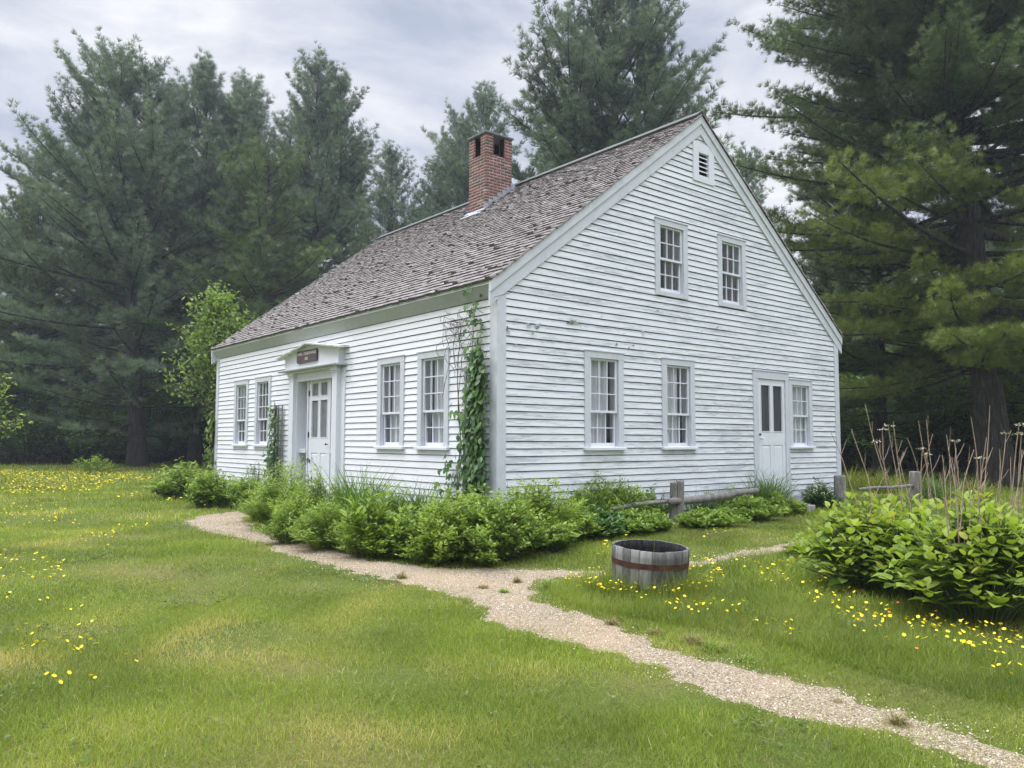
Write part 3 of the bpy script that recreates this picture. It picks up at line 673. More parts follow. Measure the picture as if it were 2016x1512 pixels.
# side door
mb = MB(); T = lambda u, v, z: (u, -v, z)
mb.box((5.975, -.05, .33), (6.125, .036, 2.46)); mb.box((7.03, -.05, .33), (7.155, .036, 2.46)); mb.box((5.975, -.05, 2.46), (7.155, .038, 2.60)); mb.box((5.96, -.02, 2.60), (7.17, .05, 2.616))
mb.box((6.125, -.05, .33), (7.03, .06, .40)); mb.box((5.975, -.05, .05), (7.155, .012, .33))
mb.xf(T); hb(mb, 'door_frame', M['trim'], bevel=.002)
def door(T, u0, u1, z0, z1, lights, panels, name_m, v=.0):
    """lights: list of (a,b,c,d) fractions of glazed openings; panels likewise"""
    t = .04; mb = MB(); wd, ht = u1-u0, z1-z0
    us = sorted({0, 1, *[x for l in lights+panels for x in l[:2]]}); zs = sorted({0, 1, *[x for l in lights+panels for x in l[2:]]})
    for i in range(len(us)-1):
        for j in range(len(zs)-1):
            cu, cz = (us[i]+us[i+1])/2, (zs[j]+zs[j+1])/2
            if any(l[0] < cu < l[1] and l[2] < cz < l[3] for l in lights): continue
            dp = .012 if any(l[0] < cu < l[1] and l[2] < cz < l[3] for l in panels) else 0
            mb.box((u0+wd*us[i], v-t, z0+ht*zs[j]), (u0+wd*us[i+1], v-dp, z0+ht*zs[j+1]))
    for l in panels:   # raised fields
        a, b, c, d = u0+wd*l[0], u0+wd*l[1], z0+ht*l[2], z0+ht*l[3]; e = .022
        mb.hexa([(a+e, v-.011, c+e), (b-e, v-.011, c+e), (b-e, v-.011, d-e), (a+e, v-.011, d-e), (a+2*e, v-.003, c+2*e), (b-2*e, v-.003, c+2*e), (b-2*e, v-.003, d-2*e), (a+2*e, v-.003, d-2*e)])
    for l in lights:
        a, b, c, d = u0+wd*l[0], u0+wd*l[1], z0+ht*l[2], z0+ht*l[3]; e = .014
        mb.box((a, v, c-e), (b, v+.007, c)); mb.box((a, v, d), (b, v+.007, d+e)); mb.box((a-e, v, c-e), (a, v+.008, d+e)); mb.box((b, v, c-e), (b+e, v+.008, d+e))
    mb.xf(T); dr = hb(mb, 'door', M['trim_cl'])
    for l in lights:
        a, b, c, d = u0+wd*l[0], u0+wd*l[1], z0+ht*l[2], z0+ht*l[3]
        m_ = MB(); m_.box((a, v-.03, c), (b, v-.022, d)); m_.xf(T); hb(m_, 'screen', name_m, dr)
    return dr
dr = door(T, 6.13, 7.025, .405, 2.455, [(.12, .44, .525, .945), (.56, .90, .525, .945)], [(.12, .44, .07, .40), (.56, .90, .07, .40)], M['screen_d'], .012)
def knob(dr, T, u, v, z, m, r=.024):
    mb = MB(); mb.tube([T(u, v, z), T(u, v+.03, z), T(u, v+.035, z), T(u, v+.055, z), T(u, v+.062, z)], [r*.4, r*.4, r, r, r*.5], 10)
    hb(mb, 'door_knob', m, dr, smooth=True)
knob(dr, T, 6.20, .012, 1.345, M['knob'])
mb = MB(); mb.box((6.135, .012, 1.40), (6.20, .03, 1.44)); mb.xf(T); hb(mb, 'latch', M['iron'], dr)
for z in (.7, 1.25, 2.2):
    mb = MB(); mb.box((7.012, .013, z), (7.03, .026, z+.10)); mb.xf(T); hb(mb, 'hinge', M['trim'], dr)
mb = MB(); mb.box((6.0, -.45, -.06), (7.3, -.03, .10)); mb.box((6.1, -.26, .10), (7.15, -.03, .28)); hb(mb, 'doorstep', M['fnd'], bevel=.01)
# front entrance: pilasters, entablature with low pediment, recessed door
T = lambda u, v, z: (-v, u, z)
mb = MB(); mb.box((4.37, -.0, .1), (6.75, .034, 2.66))
# backboard has the doorway cut out
mb = MB()
mb.box((4.36, -.04, .12), (4.52, .04, 2.60)); mb.box((6.55, -.04, .12), (6.76, .04, 2.60)); mb.box((4.52, -.04, 2.50), (6.55, .045, 2.60))
mb.box((4.70, -.38, .12), (4.735, .05, 2.50)); mb.box((6.335, -.38, .12), (6.37, .05, 2.50)); mb.box((4.52, .03, 2.44), (6.55, .055, 2.50))
mb.box((4.36, -.3, .04), (6.76, .14, .16)); mb.box((4.735, -.40, 2.50), (6.335, -.04, 2.53))
mb.xf(T); ent = hb(mb, 'entrance_surround', M['trim_cl'], bevel=.002)
for a, b in ((4.515, 4.70), (6.37, 6.55)):
    mb = MB(); mb.box((a, .0, .16), (b, .12, 2.52)); mb.box((a-.012, .04, 2.52), (b+.012, .135, 2.555)); mb.box((a-.028, .04, 2.555), (b+.028, .155, 2.60)); mb.box((a-.01, .04, .16), (b+.01, .13, .30))
    mb.xf(T); hb(mb, 'pilaster', M['trim_cl'], ent, bevel=.003)
mb = MB(); mb.box((4.50, .0, 2.60), (6.68, .150, 2.64)); mb.xf(T); hb(mb, 'architrave', M['trim'], ent)
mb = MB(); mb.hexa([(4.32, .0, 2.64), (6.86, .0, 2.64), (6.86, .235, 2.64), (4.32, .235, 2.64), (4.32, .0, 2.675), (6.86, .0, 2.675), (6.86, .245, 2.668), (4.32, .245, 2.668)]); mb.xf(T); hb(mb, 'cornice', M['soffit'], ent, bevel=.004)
mb = MB(); mb.prism([(4.42, .0, 2.675), (6.74, .0, 2.675), (6.74, .0, 2.96), (5.55, .0, 3.13), (4.42, .0, 2.98)], (0, .145, 0)); mb.xf(T); ped = hb(mb, 'pediment', M['trim_cl'], ent, bevel=.003)
for a, za, b, zb in ((4.26, 2.985, 5.551, 3.155), (6.91, 2.955, 5.549, 3.155)):
    n = 9; mb = MB(); rr = random.Random(5)
    for k in range(n):
        x0 = a+(b-a)*k/n; x1 = a+(b-a)*(k+1)/n; zz0 = za+(zb-za)*k/n; zz1 = za+(zb-za)*(k+1)/n; o = .26+rr.uniform(-.015, .012)
        mb.hexa([(x0, 0, zz0-.03), (x1, 0, zz1-.03), (x1, o, zz1-.045), (x0, o, zz0-.045), (x0, 0, zz0+.01), (x1, 0, zz1+.01), (x1, o+.004, zz1-.02), (x0, o+.004, zz0-.02)])
    mb.xf(T); hb(mb, 'hood_roof', simple('flaking_lead_paint', (.62, .63, .58), .8, sc=9, var=.35), ent)
# sidelights and their lower panels either side of the door
for a, b in ((4.735, 5.02), (6.02, 6.335)):
    mb = MB(); mb.box((a, -.36, 1.13), (b, -.34, 2.50)); mb.box((a, -.37, .16), (b, -.345, 1.05)); mb.box((a, -.345, 1.05), (b, .0, 1.13))
    mb.xf(T); hb(mb, 'side_panel', M['trim'], ent)
mb = MB(); mb.box((5.02, -.20, .16), (5.075, -.02, 2.50)); mb.box((5.985, -.20, .16), (6.02, -.02, 2.50)); mb.box((5.075, -.2, 2.49), (5.985, -.03, 2.50)); mb.xf(T); hb(mb, 'door_jamb', M['trim_cl'], ent)
dr = door(T, 5.08, 5.98, .18, 2.48, [(.13, .44, .51, .815), (.555, .86, .51, .815), (.13, .44, .855, .96), (.555, .86, .855, .96)], [(.13, .44, .13, .38), (.555, .86, .13, .38)], M['screen'], -.045)
knob(dr, T, 5.15, -.045, 1.22, M['iron'], .018)
for z in (1.35, 2.15):
    mb = MB(); mb.box((5.955, -.044, z), (5.985, -.030, z+.10)); mb.xf(T); hb(mb, 'hinge', M['iron'], dr)
# flakes of peeling paint on the gable
flake_m = simple('paint_flake', (.66, .68, .70), .7, sc=20); rr = random.Random(9)
for (x, z, s) in ((.55, 2.93, .09), (.72, 2.92, .12), (.62, 2.82, .08), (.80, 2.70, .05), (1.42, 3.06, .12), (1.32, 3.05, .06), (1.56, 3.02, .07), (.13, 2.83, .07), (.20, 2.81, .10), (2.32, 2.78, .05), (2.62, 2.78, .07), (2.95, 3.05, .08), (2.50, 2.98, .04), (.3, 2.65, .06), (1.0, 2.72, .05), (3.30, 3.42, .07), (4.9, 3.3, .05), (4.45, 3.18, .06), (2.0, 3.2, .04)):
    mb = MB()
    for k in range(3):
        x0 = x+rr.uniform(-.4, .4)*s; z0 = z+rr.uniform(-.3, .3)*s; a = rr.uniform(0, 3.1); ca, sa = math.cos(a)*s, math.sin(a)*s*.6
        o1, o2 = rr.uniform(.02, .05), rr.uniform(.024, .03)
        p = [(x0-ca*.5, -o2, z0-sa*.5), (x0+ca*.3, -.027, z0-sa*.2), (x0+ca*.6, -o1, z0+sa*.5), (x0-ca*.2, -o1-.01, z0+sa*.4)]
        mb.poly(p)
    hb(mb, 'paint_flake', flake_m)
wood_m = simple('bare_board', (.20, .19, .18), .9, sc=20, s3=(1, 1, 6))
for (x, z, s_, h_) in ((1.40, 3.045, .13, .05), (1.30, 3.03, .05, .03), (.70, 2.90, .05, .04), (.15, 2.83, .025, .07), (2.34, 2.79, .04, .03), (2.72, 2.80, .05, .02)):
    mb = MB(); mb.poly([(x-s_*.6, -.0295, z), (x-s_*.1, -.0315, z-h_*.5), (x+s_*.6, -.0295, z+h_*.1), (x+s_*.45, -.034, z+h_*.6), (x-s_*.3, -.0305, z+h_*.7)]); hb(mb, 'bare_patch', wood_m)
# chimney: courses of individual bricks, four corner piers under a cap
def brickwork(x0, x1, y0, y1, z0, z1, skip=None, seed=1):
    rg = random.Random(seed); V, F, Q = [], [], []; bh, bl, g = .0667, .205, .0125; r = 0
    def bx(a, b, q):
        k = len(V); (xa, ya, za), (xb, yb, zb) = a, b
        V.extend([(xa, ya, za), (xb, ya, za), (xb, yb, za), (xa, yb, za), (xa, ya, zb), (xb, ya, zb), (xb, yb, zb), (xa, yb, zb)]); Q.extend([q]*8)
        F.extend([(k, k+3, k+2, k+1), (k+4, k+5, k+6, k+7), (k, k+1, k+5, k+4), (k+1, k+2, k+6, k+5), (k+2, k+3, k+7, k+6), (k+3, k, k+4, k+7)])
    z = z0
    while z < z1-.02:
        zt = min(z+bh-g, z1)
        for face in range(4):
            A, B = (x0, x1) if face % 2 == 0 else (y0, y1); off = (.1 if r % 2 else .0)+(.1 if face % 2 else 0)
            u = A-(off % .2)
            while u < B:
                a, b = max(u, A), min(u+bl-g, B); u += bl
                if b-a < .02: continue
                o = rg.uniform(-.003, .003); q = min(1, max(0, rg.gauss(.5, .27)))
                if skip and skip(face, (a+b)/2, (z+zt)/2): continue
                d = .09
                if face == 0: bx((a, y0+o, z), (b, y0+d, zt), q)
                elif face == 2: bx((a, y1-d, z), (b, y1+o, zt), q)
                elif face == 3: bx((x0+o, a, z+.0005), (x0+d, b, zt-.0005), q)
                else: bx((x1-d, a, z+.0005), (x1+o, b, zt-.0005), q)
        z += bh; r += 1
    return np.array(V), np.array(F), np.array(Q)
CX0, CX1, CY0, CY1, CT, CO = 3.49, 4.21, 4.85, 5.47, 7.97, 7.51
parts = [brickwork(CX0, CX1, CY0, CY1, 6.05, CO, seed=1)]
for a, b, c, d in ((CX0, CX0+.20, CY0, CY0+.20), (CX1-.20, CX1, CY0, CY0+.20), (CX0, CX0+.20, CY1-.20, CY1), (CX1-.20, CX1, CY1-.20, CY1)):
    parts.append(brickwork(a, b, c, d, CO, CT-.01, seed=int(a*100+c*10)))
V, F, Q = join(parts)
me = npmesh('chimney', V-np.array(HP), F, M['brick'], Q); chim = place('chimney', me, house); ORG[chim.name] = tuple(HP)
mb = MB(); g = .0035
mb.box((CX0+g, CY0+g, 6.0), (CX1-g, CY1-g, CO-.012))
for a, b, c, d in ((CX0, CX0+.20, CY0, CY0+.20), (CX1-.20, CX1, CY0, CY0+.20), (CX0, CX0+.20, CY1-.20, CY1), (CX1-.20, CX1, CY1-.20, CY1)): mb.box((a+g, c+g, CO-.012), (b-g, d-g, CT-.01))
hb(mb, 'mortar', M['mortar'], chim)
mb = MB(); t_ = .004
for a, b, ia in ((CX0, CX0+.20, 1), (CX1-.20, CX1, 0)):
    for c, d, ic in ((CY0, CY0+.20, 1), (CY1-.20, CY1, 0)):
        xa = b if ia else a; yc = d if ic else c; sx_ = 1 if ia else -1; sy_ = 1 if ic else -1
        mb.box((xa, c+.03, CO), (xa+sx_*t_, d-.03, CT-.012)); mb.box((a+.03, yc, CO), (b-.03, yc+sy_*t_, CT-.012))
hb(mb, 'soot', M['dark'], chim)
mb = MB(); mb.box((CX0+.21, CY0+.21, CO-.01), (CX1-.21, CY1-.21, CO+.12)); hb(mb, 'flue', M['slab'], chim)
mb = MB(); mb.box((CX0-.035, CY0-.035, CT-.008), (CX1+.035, CY1+.035, CT+.035)); hb(mb, 'cap', M['slab'], chim, bevel=.006)
mb = MB()
for k in range(7):     # stepped flashing along the side, apron across the foot
    x = CX0-.06+k*.125; z = roof_z(x+.06); mb.box((x, CY0-.014, z-.05), (x+.118, CY0-.004, z+.13))
mb.hexa([(CX0-.20, CY0-.05, roof_z(CX0-.20)+.02), (CX0+.0, CY0-.05, roof_z(CX0)+.03), (CX0+.0, CY1+.05, roof_z(CX0)+.03), (CX0-.20, CY1+.05, roof_z(CX0-.2)+.02),
         (CX0-.20, CY0-.05, roof_z(CX0-.20)+.030), (CX0+.0, CY0-.05, roof_z(CX0)+.045), (CX0+.0, CY1+.05, roof_z(CX0)+.045), (CX0-.20, CY1+.05, roof_z(CX0-.2)+.030)])
hb(mb, 'flashing', M['lead'], chim)

# name board over the front door
sg = empty('sign', (-.147, 5.66, 2.895), 'brown wooden name board with cream lettering over the front door', 'sign')
mb = MB(); pts = []
w2, h2, rr = .44, .118, .035
for cx_, cy_, a0 in ((w2-rr, h2-rr, 0), (-w2+rr, h2-rr, 90), (-w2+rr, -h2+rr, 180), (w2-rr, -h2+rr, 270)):
    for k in range(5): a = R(a0+k*22.5); pts.append((0, cx_+rr*math.cos(a), cy_+rr*math.sin(a)))
mb.prism(pts, (-.035, 0, 0)); mb.build('board', M['sign'], sg, bevel=.004)
def text(body, size, loc, parent):
    cu = bpy.data.curves.new('lettering', 'FONT'); cu.body = body; cu.size = size; cu.align_x = 'CENTER'; cu.align_y = 'CENTER'; cu.extrude = .0015; cu.offset = .0012
    tmp = bpy.data.objects.new('tmp', cu); col.objects.link(tmp); bpy.context.view_layer.update()
    me = bpy.data.meshes.new_from_object(tmp.evaluated_get(bpy.context.evaluated_depsgraph_get())); bpy.data.objects.remove(tmp)
    me.materials.clear(); me.materials.append(M['letter']); o = bpy.data.objects.new('lettering', me); col.objects.link(o); o.parent = parent
    o.location = loc; o.rotation_euler = (R(90), 0, R(-90)); return o
t1 = text('RUSSELL - COLBATH HOUSE', .072, (-.0375, 0, .052), sg); t1.scale = (.88, 1, 1)
text('1832', .074, (-.0375, 0, -.045), sg)

# ------------------------------------------------------------------ trees
def unit(az, el): return np.array([math.cos(az)*math.cos(el), math.sin(az)*math.cos(el), math.sin(el)])
def brush(k, rg, spread=.9, wn=.034):
    """a tuft of needles: k slivers fanning forward"""
    V, F = [], []
    for i in range(k):
        a = 6.283*(i+rg.random()*.6)/k; e = spread*(.35+.65*rg.random()); l = .7+.3*rg.random()
        d = np.array([math.cos(a)*math.sin(e), math.cos(e), math.sin(a)*math.sin(e)])*l
        s = np.cross(d, [.3, .2, 1]); s = s/np.linalg.norm(s)*wn
        b = len(V); V += [tuple(-s*.6), tuple(s*.6), tuple(d*.55+s), tuple(d)]; F += [(b, b+1, b+2), (b, b+2, b+3)]
    return V, F
R0K = .72
WH = 1.12
PL = .20
DENS, TUFT = 1.9, 1.0
def pine(seed, H, cb, Rm, r0=.3, lean=(0, 0), leaders=(), dens=1.0, tuft=.30, prof=None, el0=-4, el1=52, bias=(0, 0), bare=.0, tk=12, whorl=.62, per=6, stubs=8):
    dens *= DENS; tuft *= TUFT; r0 *= R0K; whorl *= WH
    rg = np.random.default_rng(seed); wood = []; TP, TD, TR = [], [], []
    def axis(h0, h1, off, r, bend=1):
        n = 14; t = np.linspace(0, 1, n); z = h0+(h1-h0)*t
        x = off[0]*np.minimum(1, t*2.2)*bend+lean[0]*(z/H)**1.3+.12*np.sin(z*.7+seed)*(z/H)
        y = off[1]*np.minimum(1, t*2.2)*bend+lean[1]*(z/H)**1.3+.12*np.cos(z*.6+seed)*(z/H)
        return np.stack([x, y, z], 1), r*(1-t)**.75+.02
    axes = []
    main_top = H if not leaders else H*.97
    P, r = axis(0, main_top, (0, 0), r0); r[0] *= 1.35; r[1] *= 1.08; axes.append((P, r, cb, H, 1.0))
    for (f0, ox, oy, ft) in leaders:
        P2, r2_ = axis(H*f0, H*ft, (ox, oy), r0*.62*(1-f0*.4)); axes.append((P2, r2_, max(cb, H*f0+1.0), H*ft, .8))
    for P, r, *_ in axes: wood.append(tube_np(P, r, 10))
    pf = prof or (lambda t: (.42+.58*min(1, t/.22))*(1-t)**.58*.95+.05)
    for P, rr_, z0, z1, kf in axes:
        z = z0
        while z < z1-.25:
            t = (z-cb)/(H-cb)
            k = max(2, int(round(per*(1 if kf == 1 else .8)))); ph = rg.random()*6.28
            for i in range(k):
                az = ph+6.283*i/k+rg.normal()*.28
                Lb = Rm*pf(t)*rg.uniform(.6, 1.25)*kf*(1+bias[0]*math.cos(az)+bias[1]*math.sin(az))
                if Lb < .35: Lb = .35
                el = R(el0+(el1-el0)*t+rg.normal()*7)
                zz = z+rg.uniform(-.3, .3); zz = min(max(zz, P[0, 2]), z1-.1)
                b = np.array([np.interp(zz, P[:, 2], P[:, 0]), np.interp(zz, P[:, 2], P[:, 1]), zz])
                n = 8; s = np.linspace(0, 1, n); curve = R(14+10*rg.random())
                e = el+curve*(s-.35)*(1 if t > .15 else 1.3); azs = az+rg.normal()*.25*s
                stp = np.stack([np.cos(azs)*np.cos(e), np.sin(azs)*np.cos(e), np.sin(e)], 1)*Lb/(n-1); stp[0] = 0
                Q = b+np.cumsum(stp, 0); rb = (.012+.011*Lb)*(1-s*.85)
                wood.append(tube_np(Q, rb, 5))
                start = .22 if Lb > 1.5 else .05
                if t < .30 and rg.random() < bare: start = rg.uniform(.55, .8)
                m = max(3, int(Lb*(1-start)/.27*dens)); ss = start+(1-start)*(np.arange(m)+rg.random(m)*.8)/m; ss = np.clip(ss, 0, 1)
                pb = np.stack([np.interp(ss, s, Q[:, c]) for c in range(3)], 1)
                sgn = np.where(np.arange(m) % 2 == 0, 1, -1)
                sa = az+sgn*(R(52)+rg.normal(size=m)*.25); se = e.mean()*.6+R(10)+rg.normal(size=m)*.16
                ls = (.26+PL*Lb*(1-ss)**.7)*rg.uniform(.6, 1.15, m); ls = np.minimum(ls, 1.5)
                # the tip of the limb goes on as its own shoot
                pb = np.vstack([pb, Q[-1:]]); sa = np.append(sa, azs[-1]); se = np.append(se, e[-1]); ls = np.append(ls, .45)
                D = np.stack([np.cos(sa)*np.cos(se), np.sin(sa)*np.cos(se), np.sin(se)], 1)
                nt_ = np.maximum(2, (ls/.135*dens).astype(int)); idx = np.repeat(np.arange(len(ls)), nt_)
                u = rg.random(len(idx))**.7
                p = pb[idx]+D[idx]*(ls[idx]*u)[:, None]+rg.normal(size=(len(idx), 3))*np.array([.08, .08, .045])
                p[:, 2] += .10*u*ls[idx]
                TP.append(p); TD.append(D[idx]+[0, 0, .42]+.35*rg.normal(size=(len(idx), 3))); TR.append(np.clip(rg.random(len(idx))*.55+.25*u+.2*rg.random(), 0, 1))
            z += whorl*rg.uniform(.75, 1.2)
    for _ in range(stubs):    # dead limbs below the crown
        zz = rg.uniform(.35, 1)*cb; b = np.array([np.interp(zz, axes[0][0][:, 2], axes[0][0][:, 0]), np.interp(zz, axes[0][0][:, 2], axes[0][0][:, 1]), zz])
        az = rg.random()*6.28; l = rg.uniform(.6, 2.6); s = np.linspace(0, 1, 6)
        Q = b+np.stack([np.cos(az+.3*s)*l*s, np.sin(az+.3*s)*l*s, l*(.12*s-.2*s*s+rg.normal()*.1*s)], 1); wood.append(tube_np(Q, .03*(1-s)+.006, 5))
    TP, TD, TR = np.concatenate(TP), np.concatenate(TD), np.concatenate(TR)
    T, TF = brush(tk, rg)
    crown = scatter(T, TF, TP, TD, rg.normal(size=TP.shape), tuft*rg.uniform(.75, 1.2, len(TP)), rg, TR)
    V = []; F = []; o = 0
    for v, f_ in wood: V.append(v); F.append(f_+o); o += len(v)
    return (np.concatenate(V), np.concatenate(F)), crown
def tree(name, P, made, mats, label, cat='tree', group=None, rz=0, sc=1):
    o = empty(name, P, label, cat, group, rz); (wv, wf), (cv, cf, cr) = made
    place('trunk', npmesh('trunk', wv, wf, mats[0], smooth=True), o); fm_ = None
    if isinstance(mats[1], tuple):     # haze and sunlight put into the colour: greener needles high, olive low boughs
        zc = cv[cf[:, 0], 2]; nf = len(cf)//max(1, 1); rr_ = np.repeat(np.random.default_rng(3).random(nf//24+1), 24)[:nf]; fm_ = (zc+2.5*(rr_-.5) > mats[2]).astype(int)
    place('crown', npmesh('crown', cv, cf, mats[1], cr, fmat=fm_), o)
    if sc != 1: o.scale = (sc,)*3
    return o
def copy_tree(o, loc, rz, sc, label, group=None):
    c = o.copy(); col.objects.link(c); c.location = loc; c.rotation_euler = (0, 0, rz); c.scale = (sc,)*3; c['label'] = label
    if group: c['group'] = group
    for ch in [x for x in bpy.data.objects if x.parent == o]:
        d = ch.copy(); col.objects.link(d); d.parent = c
    return c
AX = np.array([rt[0], rt[1]])                      # sideways direction in the photograph
def sidev(k): return tuple(AX*k)
PG = 'white pines around the house'
# left group, back to front
def px_tree(a, d, ytop, **k):
    P = far(a, d); return P, hgt(P, ytop)
P, H = px_tree(272, 37, 96); tA = tree('pine_tree', P, pine(1, H, 1.6, 7.0, .50, lean=sidev(-1.9), leaders=((.42, *sidev(1.6), .97),), bare=.55, bias=sidev(-.22), el1=58, dens=1.0, stubs=14), (M['bark'], M['needle_b']), 'leftmost tall pine leaning left over the lawn with bare lower limbs', 'tree', PG)
P, H = px_tree(385, 41, 122); tB = tree('pine_tree', P, pine(2, H, 4, 5.0, .40, leaders=((.45, *sidev(-1.8), .94), (.5, *sidev(1.6), .9)), el1=66, bare=.3), (M['bark'], M['needle_b']), 'pine with several blunt tops, second from the left', 'tree', PG)
P, H = px_tree(612, 42, 112); tC = tree('pine_tree', P, pine(3, H, 5, 5.3, .36, leaders=((.5, *sidev(1.3), .95),), el1=64), (M['bark'], M['needle_b']), 'pine with fan shaped top standing between the left group and the chimney', 'tree', PG)
P, H = px_tree(515, 36, 300); tD = tree('pine_tree', P, pine(4, H, 2.5, 5.8, .34, el0=-8, el1=40, dens=1.05), (M['bark'], M['needle']), 'lower broad pine with layered olive boughs in front of the left group', 'tree', PG)
P, H = px_tree(765, 50, 285); tE = tree('pine_tree', P, pine(5, H, 4, 4.2, .3), (M['bark'], M['needle_b']), 'short round topped pine in the gap left of the chimney', 'tree', PG)
P, H = px_tree(955, 45, 175); tF = tree('pine_tree', P, pine(6, H, 5, 5.4, .36, el1=60, bias=sidev(-.2)), (M['bark'], M['needle_b']), 'pine directly behind the brick chimney', 'tree', PG)
P, H = px_tree(1215, 33, -70); tG = tree('pine_tree', P, pine(7, H, 5, 7.2, .5, leaders=((.40, *sidev(-1.7), .93), (.55, *sidev(1.0), .9)), el0=0, el1=58, dens=1.15, whorl=.86, per=5), (M['bark'], M['needle_b']), 'tallest pine with upswept limbs rising behind the roof ridge', 'tree', PG)
P, H = px_tree(1480, 47, 275); tH = tree('pine_tree', P, pine(8, H, 4, 3.4, .34), (M['bark'], M['needle_b']), 'pine seen through the gap right of the gable peak', 'tree', PG)
P, H = px_tree(1665, 41, 300); tree('pine_tree', P, pine(9, H, 3, 5.4, .36), (M['bark'], M['needle']), 'dark pine just right of the gable between the peak and the big trunk', 'tree', PG)
for a, d, yt, sd_, rm, lb in ((470, 43, 140, 31, 4.6, 'blunt pine top close right of the second pine from the left'), (70, 44, 262, 33, 4.6, 'pine crown low at the left behind the long side limbs'), (560, 47, 205, 35, 4.0, 'pine crown tucked in just left of the fan topped pine'), (900, 48, 225, 37, 4.6, 'broad pine top just left of the chimney'), (150, 45, 205, 21, 4.6, 'pine filling the gap behind the leftmost leaning pine'), (465, 46, 178, 22, 4.4, 'pine filling the gap between the blunt topped and the fan topped pine'), (325, 48, 150, 23, 4.2, 'slim pine top showing between the two leftmost crowns'), (20, 42, 395, 24, 5.0, 'low spreading pine at the far left edge'), (690, 52, 330, 25, 4.2, 'pine filling in under the right side of the fan topped pine'), (860, 50, 300, 26, 4.0, 'pine just left of the chimney behind the ridge'), (1120, 42, 215, 27, 4.6, 'pine low behind the ridge right of the chimney'), (1345, 44, 240, 28, 4.4, 'pine low behind the ridge beside the gable peak')):
    P, H = px_tree(a, d, yt); tree('pine_tree', P, pine(sd_, H, 3, rm, .34, el0=-6, el1=55, whorl=.7), (M['bark'], M['needle_b' if sd_ % 2 else 'needle']), lb, 'tree', PG)
# the big pine on the right
P = ground(1962, 957)
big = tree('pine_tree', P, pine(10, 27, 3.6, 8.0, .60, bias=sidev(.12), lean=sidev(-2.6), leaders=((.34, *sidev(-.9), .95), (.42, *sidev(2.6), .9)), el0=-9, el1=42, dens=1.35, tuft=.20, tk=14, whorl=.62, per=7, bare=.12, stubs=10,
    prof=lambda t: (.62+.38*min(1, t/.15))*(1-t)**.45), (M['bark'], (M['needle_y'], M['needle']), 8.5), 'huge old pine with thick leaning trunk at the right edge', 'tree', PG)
P = far(1735, 29); tree('pine_tree', P, pine(11, 16.5, 2.2, 5.6, .34, el0=-8, el1=38), (M['bark'], M['needle']), 'lower pine with drooping layered boughs left of the big trunk', 'tree', PG)
P = far(2090, 29); tree('pine_tree', P, pine(12, 15, 2.2, 5.6, .34, el0=-8, el1=38), (M['bark'], M['needle_y']), 'pine partly cut off by the right edge behind the big trunk', 'tree', PG)
# rows further back in the woods
rg = np.random.default_rng(5); srcs = [tB, tC, tE, tF, tH, tD]
deep = [(-60, 50), (60, 56), (170, 52), (300, 55), (450, 53), (520, 60), (660, 54), (740, 60), (850, 57), (900, 62), (1030, 55), (1120, 60), (1300, 56), (1400, 60), (1560, 55), (1640, 58), (1780, 52), (1880, 56), (1990, 50), (2100, 54), (-180, 48), (2240, 47), (240, 64), (590, 66), (820, 68), (1480, 66), (1720, 66), (1930, 68)]
for i, (a, d) in enumerate(deep):
    P = far(a, d); s = srcs[i % len(srcs)]
    zt = 17 if a > 1600 or a < 450 else 12
    if 640 < a < 860: zt = 10.5
    if 1380 < a < 1560: zt = 13
    hs = max(v[2] for v in [c for c in s.children if c.name.startswith('trunk')][0].bound_box)
    copy_tree(s, P, rg.random()*6.28, zt*rg.uniform(.85, 1.05)*(d/52)/hs, 'dark pine deep in the woods behind the front row', 'pines deep in the woods')

def bush(seed, h, rx, ry, T, size, ns, lps, mat_, stem='stemg', up=.5, t0=.25, spread=1.0, wood=True, droop=0., flat=.35, pw=.62):
    """many-stemmed plant: stems arch from the base out to a lumpy dome, leaves along them"""
    rg = np.random.default_rng(seed); tubes = []; P_, D_, N_, S_, Q_ = [], [], [], [], []
    for k in range(ns):
        az = rg.random()*6.283; rr_ = rg.random()**.5*spread; lump = 1+.24*math.sin(az*3+seed)+.14*math.sin(az*7+seed*2)+.22*(rg.random()-.5)
        ex, ey = math.cos(az)*rr_*rx*lump, math.sin(az)*rr_*ry*lump; ez = h*(1-.55*rr_**2.6)*(rg.uniform(.5, .95) if rg.random() < .8 else rg.uniform(.9, 1.16))
        s = np.linspace(0, 1, 7); bx, by = ex*.3+rg.normal()*.03, ey*.3+rg.normal()*.03
        X = np.stack([bx+(ex-bx)*s**1.4, by+(ey-by)*s**1.4, ez*s**(.75+.2*rr_)-droop*s**3*h], 1)
        if wood and k % 2 == 0: tubes.append(tube_np(X, .004*(1.3-s)*(h+.5), 4))
        n = max(2, int(lps*rg.uniform(.7, 1.3))); u = t0+(1-t0)*rg.random(n)**pw
        p = np.stack([np.interp(u, s, X[:, c]) for c in range(3)], 1)
        a2 = rg.random(n)*6.283; out = np.stack([np.cos(a2), np.sin(a2), np.full(n, up)+.3*rg.normal(size=n)], 1)
        out[:, :2] += .5*np.array([math.cos(az), math.sin(az)])*rr_
        p = p+nrm(out)*size*.35*rg.random((n, 1))
        P_.append(p); D_.append(out); nn = np.stack([-out[:, 0]*flat, -out[:, 1]*flat, np.ones(n)], 1)+.35*rg.normal(size=(n, 3)); N_.append(nn)
        S_.append(size*rg.uniform(.55, 1.15, n)*(1.15-.35*u)); Q_.append(np.clip(.55*rg.random(n)+.45*u*rg.uniform(.6, 1), 0, 1))
    P_, D_, N_, S_, Q_ = map(np.concatenate, (P_, D_, N_, S_, Q_))
    lv = scatter(T[0], T[1], P_, D_, N_, S_, rg, Q_)
    return tubes, lv
